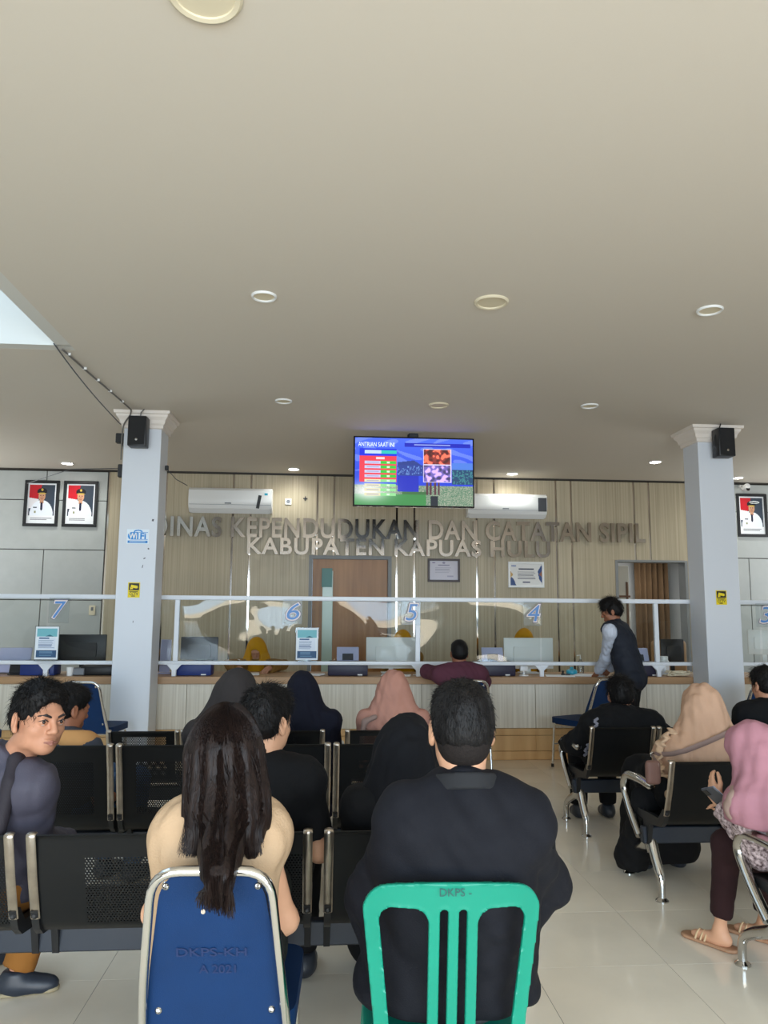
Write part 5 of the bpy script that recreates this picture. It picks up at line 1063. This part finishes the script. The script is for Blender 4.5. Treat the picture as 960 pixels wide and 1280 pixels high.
# 5 woman in black scarf, first bench
J = sit(.285, 3.06, .42, -6, (.305, 2.93, .995), hy=-12, hp=-26, hr=6, sh=.15, hs=1.0)
p = skin_body(J, 'person', 'woman in a plain black headscarf left of the man in the dark jacket', M['skin_pale'], ears=False, face=True)
scarf(p, J, C_['black_scarf'], .009, 5, back=.30, wide=.185, cone=.55, amp=.010); top_garment(p, J, C_['black'], 'dress', .02, 1.9, .012, 6, collar=.0, hem=.46); legwear(p, J, C_['black'], 'skirt', .02, skirt=True); shoes(p, J, leather)
# 6 man with ochre yoke, second bench
J = sit(-1.33, 4.30, .43, -25, (-1.335, 4.24, .995), hy=-20, hp=-12, sh=.165, hs=1.0)
p = skin_body(J, 'person', 'man in a slate shirt with an ochre yoke, behind the man looking back', M['skin_dark'])
hair_short(p, J, M['hair'], .007, 6, .003, .010, -.055, n=1200); top_garment(p, J, C_['slate'], 'shirt', .02, .8, .012, 7, collar=.02, hem=.47)
S = Sdf(); S.rc(J['neck'], J['sL']*.9+J['neck']*.1, .097, .097, k=.04); S.rc(J['neck'], J['sR']*.9+J['neck']*.1, .097, .097, k=.04); S.plane(J['neck']+V(0, 0, .035), unit(V(0, .2, 1))); S.plane(J['neck']-V(0, 0, .05), V(0, -.1, -1)); child(p, J, 'yoke', S, C_['orange'], .011); legwear(p, J, C_['jeans']); shoes(p, J, leather)
# 7 woman in charcoal scarf, second bench
J = sit(-.50, 4.32, .43, -10, (-.47, 4.25, 1.065), hy=-10, hp=-14, hr=8, sh=.165, w=1.1, hs=1.05)
p = skin_body(J, 'person', 'woman in a wide charcoal headscarf, head tilted right, below the writing officer', M['skin'], ears=False)
scarf(p, J, C_['charcoal'], .011, 7, back=.38, wide=.22, side=-.03, cone=.75); top_garment(p, J, C_['charcoal'], 'dress', .02, 1.9, .013, 6, collar=0, hem=.47); legwear(p, J, C_['charcoal'], 'skirt', .02, skirt=True, res=.016); shoes(p, J, leather, .012)
# 8 woman in navy scarf, third bench
J = sit(-.10, 5.36, .41, 4, (-.155, 5.30, .985), hy=8, hp=-10, hr=-3, sh=.17, w=1.05, hs=.98)
p = skin_body(J, 'person', 'woman in a long navy headscarf facing the counter, below the number 6 notice', M['skin'], ears=False, res=.014, hres=.01)
scarf(p, J, C_['navy'], .011, 8, back=.36, wide=.215, side=.03, cone=.35); top_garment(p, J, C_['navy'], 'dress', .02, 1.9, .014, 6, collar=0, hem=.46); legwear(p, J, C_['navy'], 'skirt', .02, skirt=True, res=.018); shoes(p, J, leather, .012)
# 9 woman in pink scarf, third bench
J = sit(.46, 5.36, .41, 0, (.46, 5.30, .99), hy=0, hp=-8, sh=.165, hs=.98)
p = skin_body(J, 'person', 'woman in a long dusty pink headscarf in front of the left white monitor', M['skin'], ears=False, res=.014, hres=.01)
scarf(p, J, C_['pink'], .011, 9, back=.40, wide=.225, amp=.012, cone=.75); top_garment(p, J, C_['pink'], 'dress', .02, 1.9, .014, 6, collar=0, hem=.46)
S = Sdf(); 
for a, b in (((.33, 5.13, .83), (.26, 5.12, .80)), ((.26, 5.12, .80), (.235, 5.13, .66)), ((.235, 5.13, .66), (.23, 5.16, .55))): S.rc(V(*a), V(*b), .019, k=.02)
child(p, J, 'bag_strap', S, C_['strip'], .012); legwear(p, J, C_['pink'], 'skirt', .02, skirt=True, res=.018); shoes(p, J, leather, .012)
# 10 man in maroon hood at the counter
J = sit(1.33, 7.46, .49, 5, (1.285, 7.46, 1.125), hy=-5, hp=-4, sh=.17, w=1.08, hs=.98, arms={'L': [(1.00, 7.66, .93), (1.10, 8.02, .90)], 'R': [(1.55, 7.58, .84), (1.42, 7.98, .90)]})
p = skin_body(J, 'person', 'man in a maroon hooded top seated at the counter before number 5', M['skin_dark'], res=.014, hres=.01)
hair_short(p, J, M['hair'], .008, 10, .002, .008, -.065, n=800, L=.014)
def hood(S): N = J['neck']; S.ell(N+V(-.0, -.085, -.07), V(.125, .06, .085), None, .03); S.rc(N+V(-.09, .0, .0), N+V(.09, .0, .0), .05, k=.04)
top_garment(p, J, C_['maroon'], 'hooded_top', .028, 1.92, .013, 10, .009, 20, collar=.02, hem=.52, collar_r=.07, extra=hood); legwear(p, J, C_['black'], res=.018); shoes(p, J, leather, .012)
# 11 standing man at the counter
J = stand(3.06, 7.66, 52, (2.915, 7.76, 1.535), hy=18, hp=-16, sh=.165, hs=1.0, hipz=.86, arms={'L': [(2.885, 7.83, 1.07), (2.86, 8.05, .90), (-.25, .6, -.42)], 'R': [(3.08, 7.98, 1.10), (2.99, 8.10, .91), (-.35, .5, -.3)]})
p = skin_body(J, 'person', 'man standing at the counter in a charcoal vest over a pale shirt', M['skin_dark'], res=.011, hres=.007, hands=({'fine': 1, 'nrm': V(.3, .1, -1), 'curl': .35}, {'nrm': V(0, 0, -1), 'curl': .4}))
hair_short(p, J, M['hair'], .008, 11, .006, .024, -.05, .06, 90, .012, 1400, .032, .6, .0016)
S = Sdf()
torso(S, J, .012)
for n in 'LR': arm(S, J, n, .022, 1.92)
S.plane(V(0, 0, .8), V(0, 0, -1)); S.rc(J['sL'], J['sR'], .05, k=.03); S.rc(J['neck']-V(0, 0, .02), J['neck']+V(0, 0, .03), .063, k=.02); S.noise(folds(4, .008, 26), .03); child(p, J, 'shirt', S, C_['shirt'], .010)
top_garment(p, J, C_['vest'], 'vest', .032, 0, .012, 12, .009, 24, collar=.04, hem=.74, collar_r=.07); legwear(p, J, C_['black'], res=.015); shoes(p, J, leather, .011)
S = Sdf(); w_ = J['wL']-unit(J['wL']-J['eL'])*.012; dv = unit(J['wL']-J['eL']); S.rc(w_-dv*.010, w_+dv*.010, .036, k=.002); S.plane(w_+dv*.011, dv); S.plane(w_-dv*.011, -dv); child(p, J, 'wrist_band', S, C_['black'], .006)
# 12 teenager on the right bench
J = sit(2.02, 5.44, .42, 0, (2.06, 5.36, .945), hy=-6, hp=-10, sh=.175, w=1.12, hs=.98, arms={'L': [(1.76, 5.46, .60), (1.76, 5.66, .56)], 'R': [(2.37, 5.40, .66), (2.50, 5.44, .56)]})
p = skin_body(J, 'person', 'teenager with black hair in a loose black jacket on the far right-hand bench', M['skin'], res=.014, hres=.008)
hair_short(p, J, M['hair'], .007, 12, .003, .016, -.055, .06, 140, .010, 2000, .032, .55, .0013); top_garment(p, J, C_['black'], 'jacket', .034, 1.9, .011, 13, .012, 20, collar=.03, hem=.46, collar_r=.075)
jk = [o for o in p.children if o.name.startswith('jacket')][0]; jv = np.empty(len(jk.data.vertices)*3); jk.data.vertices.foreach_get('co', jv); jv = jv.reshape(-1, 3)+J['o']; m = MB()
for k in range(13):
    bx = 1.835-.003*k; bz = .795-.021*k; near = jv[(abs(jv[:, 0]-bx) < .02) & (abs(jv[:, 2]-bz) < .02)]
    if len(near): m.box((bx-J['o'][0], near[:, 1].min()-.004-J['o'][1], bz), (.036, .014, .018), .004, Matrix.Rotation(.6 if k % 2 else -.6, 4, 'Y'))
m.build('braided_strap', mat('braid_grey', (130, 130, 142), .6), p, 0); legwear(p, J, C_['black'], 'trousers', .02, res=.016); shoes(p, J, leather, .011)
# 13 woman in beige ruffled scarf
J = sit(2.06, 4.30, .42, 4, (2.09, 4.24, .985), hy=4, hp=-12, hr=2, sh=.145, w=1.05, hs=1.03, arms={'L': [(1.86, 4.38, .63), (1.89, 4.58, .55)], 'R': [(2.32, 4.36, .62), (2.24, 4.5, .55)]})
p = skin_body(J, 'person', 'woman in a beige ruffle-edged headscarf and black dress on the middle right-hand bench', M['skin'], ears=False, res=.013, hres=.009)
top_garment(p, J, C_['black'], 'dress', .012, 1.9, .012, 6, .008, 20, collar=0, hem=.44)
scf = scarf(p, J, C_['beige'], .009, 15, back=.30, wide=.235, depth=.16, amp=.014, f=18, cone=.8, armcover=.6)
S = Sdf(); N = J['neck']
for k in range(11): a = math.radians(-165+k*17-10); S.ell(N+V(.21*math.sin(a), .17*-abs(math.cos(a))+.02, -.29+.012*(-1)**k), V(.032, .02, .032), None, .012)
sv = np.empty(len(scf.data.vertices)*3); scf.data.vertices.foreach_get('co', sv); sv = sv.reshape(-1, 3)+J['o']
for k in range(22):
    z_ = .875-.0115*k; near = sv[(abs(sv[:, 2]-z_) < .015) & (abs(sv[:, 1]-4.22) < .06)]
    if len(near): S.ell(V(near[:, 0].min()+.006+.012*math.sin(k*1.9), 4.20+.014*(-1)**k, z_+.004*math.sin(k*3.1)), V(.024, .028, .0095), eul(0, 20*math.sin(k*2.3), 25*math.cos(k*1.7)), .006)
child(p, J, 'ruffle', S, mat('ruffle_cream', (190, 160, 132), .9, 0, .1), .008)
legwear(p, J, C_['black'], 'skirt', .035, skirt=True, res=.014, amp=.008)
S = Sdf(); S.rc(V(1.83, 4.42, .45), V(1.81, 4.60, .10), .06, .10, k=.05); S.rc(V(1.83, 4.42, .45), V(1.95, 4.5, .40), .08, .09, k=.05); S.plane(V(0, 0, .03), V(0, 0, -1)); S.noise(folds(8, .012, 24), .04); child(p, J, 'skirt_fold', S, C_['black'], .011); shoes(p, J, leather, .011)
b = thing('shoulder_bag', 'taupe shoulder bag with a long strap across the woman in the beige scarf', 'bag', (1.84, 4.02, .50)); S = Sdf(); S.box(V(-.125, .02, .185), V(.040, .022, .062), .02); link('bag_body', S.mesh('bag_body', .008), b, C_['bag'])
sv = np.empty(len(scf.data.vertices)*3); scf.data.vertices.foreach_get('co', sv); sv = sv.reshape(-1, 3)+V(2.06, 4.30, 0); pts = []
for i in range(9):
    t_ = i/8; bx = 1.735+.47*t_; bz = .72+.18*t_; near = sv[(abs(sv[:, 0]-bx) < .025) & (abs(sv[:, 2]-bz) < .025)]; y_ = near[:, 1].min()-.006 if len(near) else (4.02+.05*t_ if not pts else pts[-1][1]+4.02)
    pts.append((bx-1.84, y_-4.02, bz-.50))
MB().tube(pts, .015, 8, flat=.35, up=(0, 1, .2)).build('strap', C_['strip'], b); MB().lathe([(.013, -.004), (.017, 0), (.013, .004)], 12, (pts[1][0], pts[1][1]-.012, pts[1][2]), Matrix.Rotation(PI/2, 4, 'X')).build('ring', M['chrome'], b)
# 14 woman in mauve scarf bent over her phone
J = sit(2.14, 3.10, .42, 28, (1.865, 3.33, .905), hy=22, hp=-32, hr=-4, sh=.135, w=1.08, hs=1.02, arms={'L': [(1.85, 3.27, .515), (1.768, 3.46, .680), (-.05, .5, .5)], 'R': [(2.10, 3.45, .60), (1.93, 3.58, .62)]})
J['kL'] = V(1.83, 3.52, .47); J['aL'] = V(1.815, 3.60, .075); J['tL'] = V(-.55, .83, 0); J['kR'] = V(2.03, 3.56, .47); J['aR'] = V(2.06, 3.66, .075); J['tR'] = V(-.6, .8, 0)
p = skin_body(J, 'person', 'woman in a mauve pink headscarf bent over her phone at the right edge', M['skin_pale'], ears=False, res=.011, hres=.007, hands=({'fine': 1, 'nrm': V(1, .2, .1), 'curl': .5}, {}))
legwear(p, J, C_['maroon_dark'], 'trousers', .006, end=1.82, res=.010)
top_garment(p, J, C_['robe'], 'robe', .014, {'L': .55, 'R': .55}, .011, 17, .013, 15, collar=0, hem=.36, legsit=.22)
S = Sdf(); arm(S, J, 'L', .030, 1.88); arm(S, J, 'R', .030, 1.88); S.noise(folds(3, .008, 30), .03); child(p, J, 'floral_sleeves', S, C_['floral'], .009)
scarf(p, J, C_['rose'], .009, 18, back=.04, wide=.225, depth=.15, amp=.012, f=18, cone=.9, armcover=.5, clip=(V(1.75, 0, .635), V(-.1, 0, -1)))
for n in 'LR':
    a, t = J['a'+n], unit(J['t'+n]); sd = np.cross(t, V(0, 0, 1)); S = Sdf(); S.rc(a+V(0, 0, -.066)-t*.045, a+V(0, 0, -.066)+t*.15, .040, .042, k=.02); S.plane(V(0, 0, .018), V(0, 0, 1)); S.plane(V(0, 0, .001), V(0, 0, -1)); child(p, J, 'sandal_sole', S, sandal, .007)
    m = MB(); o_ = J['o']
    for f_ in (.055, .075, .10): m.tube([a+t*f_+sd*(x*.042)+V(0, 0, -.055+.034*(1-x*x)-.03*(f_-.05))-o_ for x in (-1, -.6, 0, .6, 1)], .0045, 6)
    m.build('sandal_strap', mat('sandal_cord', (206, 178, 140), .5), p)
b = thing('phone', 'dark smartphone in the hand of the woman in the mauve scarf', 'phone', (1.742, 3.40, .695)); nx = unit(V(.55, .45, .62)); lz = V(-.55, .1, .8); lz = unit(lz-nx*(lz@nx)); ly = np.cross(lz, nx)
mm = Matrix([[nx[i], ly[i], lz[i]] for i in range(3)]).to_4x4()
MB().box((0, 0, 0), (.009, .076, .158), .004, mm).build('phone_body', M['dark_grey_plastic'], b); MB().box(mm @ Vector((.0052, 0, 0)), (.001, .070, .150), 0, mm).build('phone_screen', mat('phone_glow', (150, 160, 180), .3, emit=.5), b); MB().box(mm @ Vector((-.0055, .02, .055)), (.002, .024, .03), 0, mm).build('phone_camera', M['black_gloss'], b)
# 15 man at the right edge
J = sit(3.16, 5.46, .42, 0, (3.14, 5.40, 1.01), hy=12, hp=-10, sh=.17, w=1.05)
p = skin_body(J, 'person', 'man in a black shirt at the right edge in front of the right column', M['skin'], res=.014, hres=.009)
hair_short(p, J, M['hair'], .008, 15, .003, .016, -.055, n=900, L=.03, rad=.0013); top_garment(p, J, C_['black'], 'shirt', .024, 1.9, .013, 13, .008, 20, collar=.02, hem=.46); legwear(p, J, C_['black'], res=.018); shoes(p, J, leather, .012)
# officers behind the counter
def office_seat(x, y, who): office_chair('black office chair of the %s behind the counter' % who, x, y, M['black_plastic'], .93)
office_seat(-.78, 9.45, 'writing officer'); office_seat(.93, 9.62, 'officer behind the left white monitor'); office_seat(2.41, 9.62, 'officer behind the right white monitor')
J = sit(-.78, 9.14, .50, 180, (-.79, 8.98, 1.085), hy=-4, hp=-38, sh=.165, w=1.05, arms={'L': [(-.49, 8.86, .93), (-.62, 8.60, .89), (-.3, -.7, -.2)], 'R': [(-1.06, 8.86, .93), (-.93, 8.58, .89), (.4, -.6, -.2)]})
J['aL'] = J['aL']+V(0, .15, 0); J['aR'] = J['aR']+V(0, .15, 0)
p = skin_body(J, 'person', 'officer in a mustard headscarf and khaki uniform writing at the counter', M['skin'], ears=False, res=.013, hres=.008, hands=({'fine': 1, 'curl': .5}, {'fine': 1, 'curl': .8}))
top_garment(p, J, C_['khaki'], 'uniform', .03, 1.9, .012, 16, .009, 22, collar=0, hem=.5); scarf(p, J, C_['mustard'], .009, 16, back=.26, wide=.17, amp=.006); legwear(p, J, C_['khaki'], res=.02); shoes(p, J, leather, .014)
S = Sdf(); S.ell(J['sL']*.6+J['eL']*.4+V(.035, -.035, .01), V(.018, .022, .04), None, .01); child(p, J, 'sleeve_badge', S, mat('badge_white', (220, 214, 200), .6), .006)
for x, hz, who in ((.93, 1.175, 'officer in a mustard headscarf almost hidden behind the left white monitor'), (2.40, 1.20, 'officer in a mustard headscarf showing above the right white monitor')):
    J = sit(x, 9.32, .50, 180, (x-.02, 9.20, hz), hp=-24, sh=.16); p = skin_body(J, 'person', who, M['skin'], ears=False, res=.015, hres=.010)
    scarf(p, J, C_['mustard'], .011, 21, back=.26, wide=.18); top_garment(p, J, C_['khaki'], 'uniform', .024, 1.9, .014, 16, collar=0, hem=.5); legwear(p, J, C_['khaki'], res=.022); shoes(p, J, leather, .014)
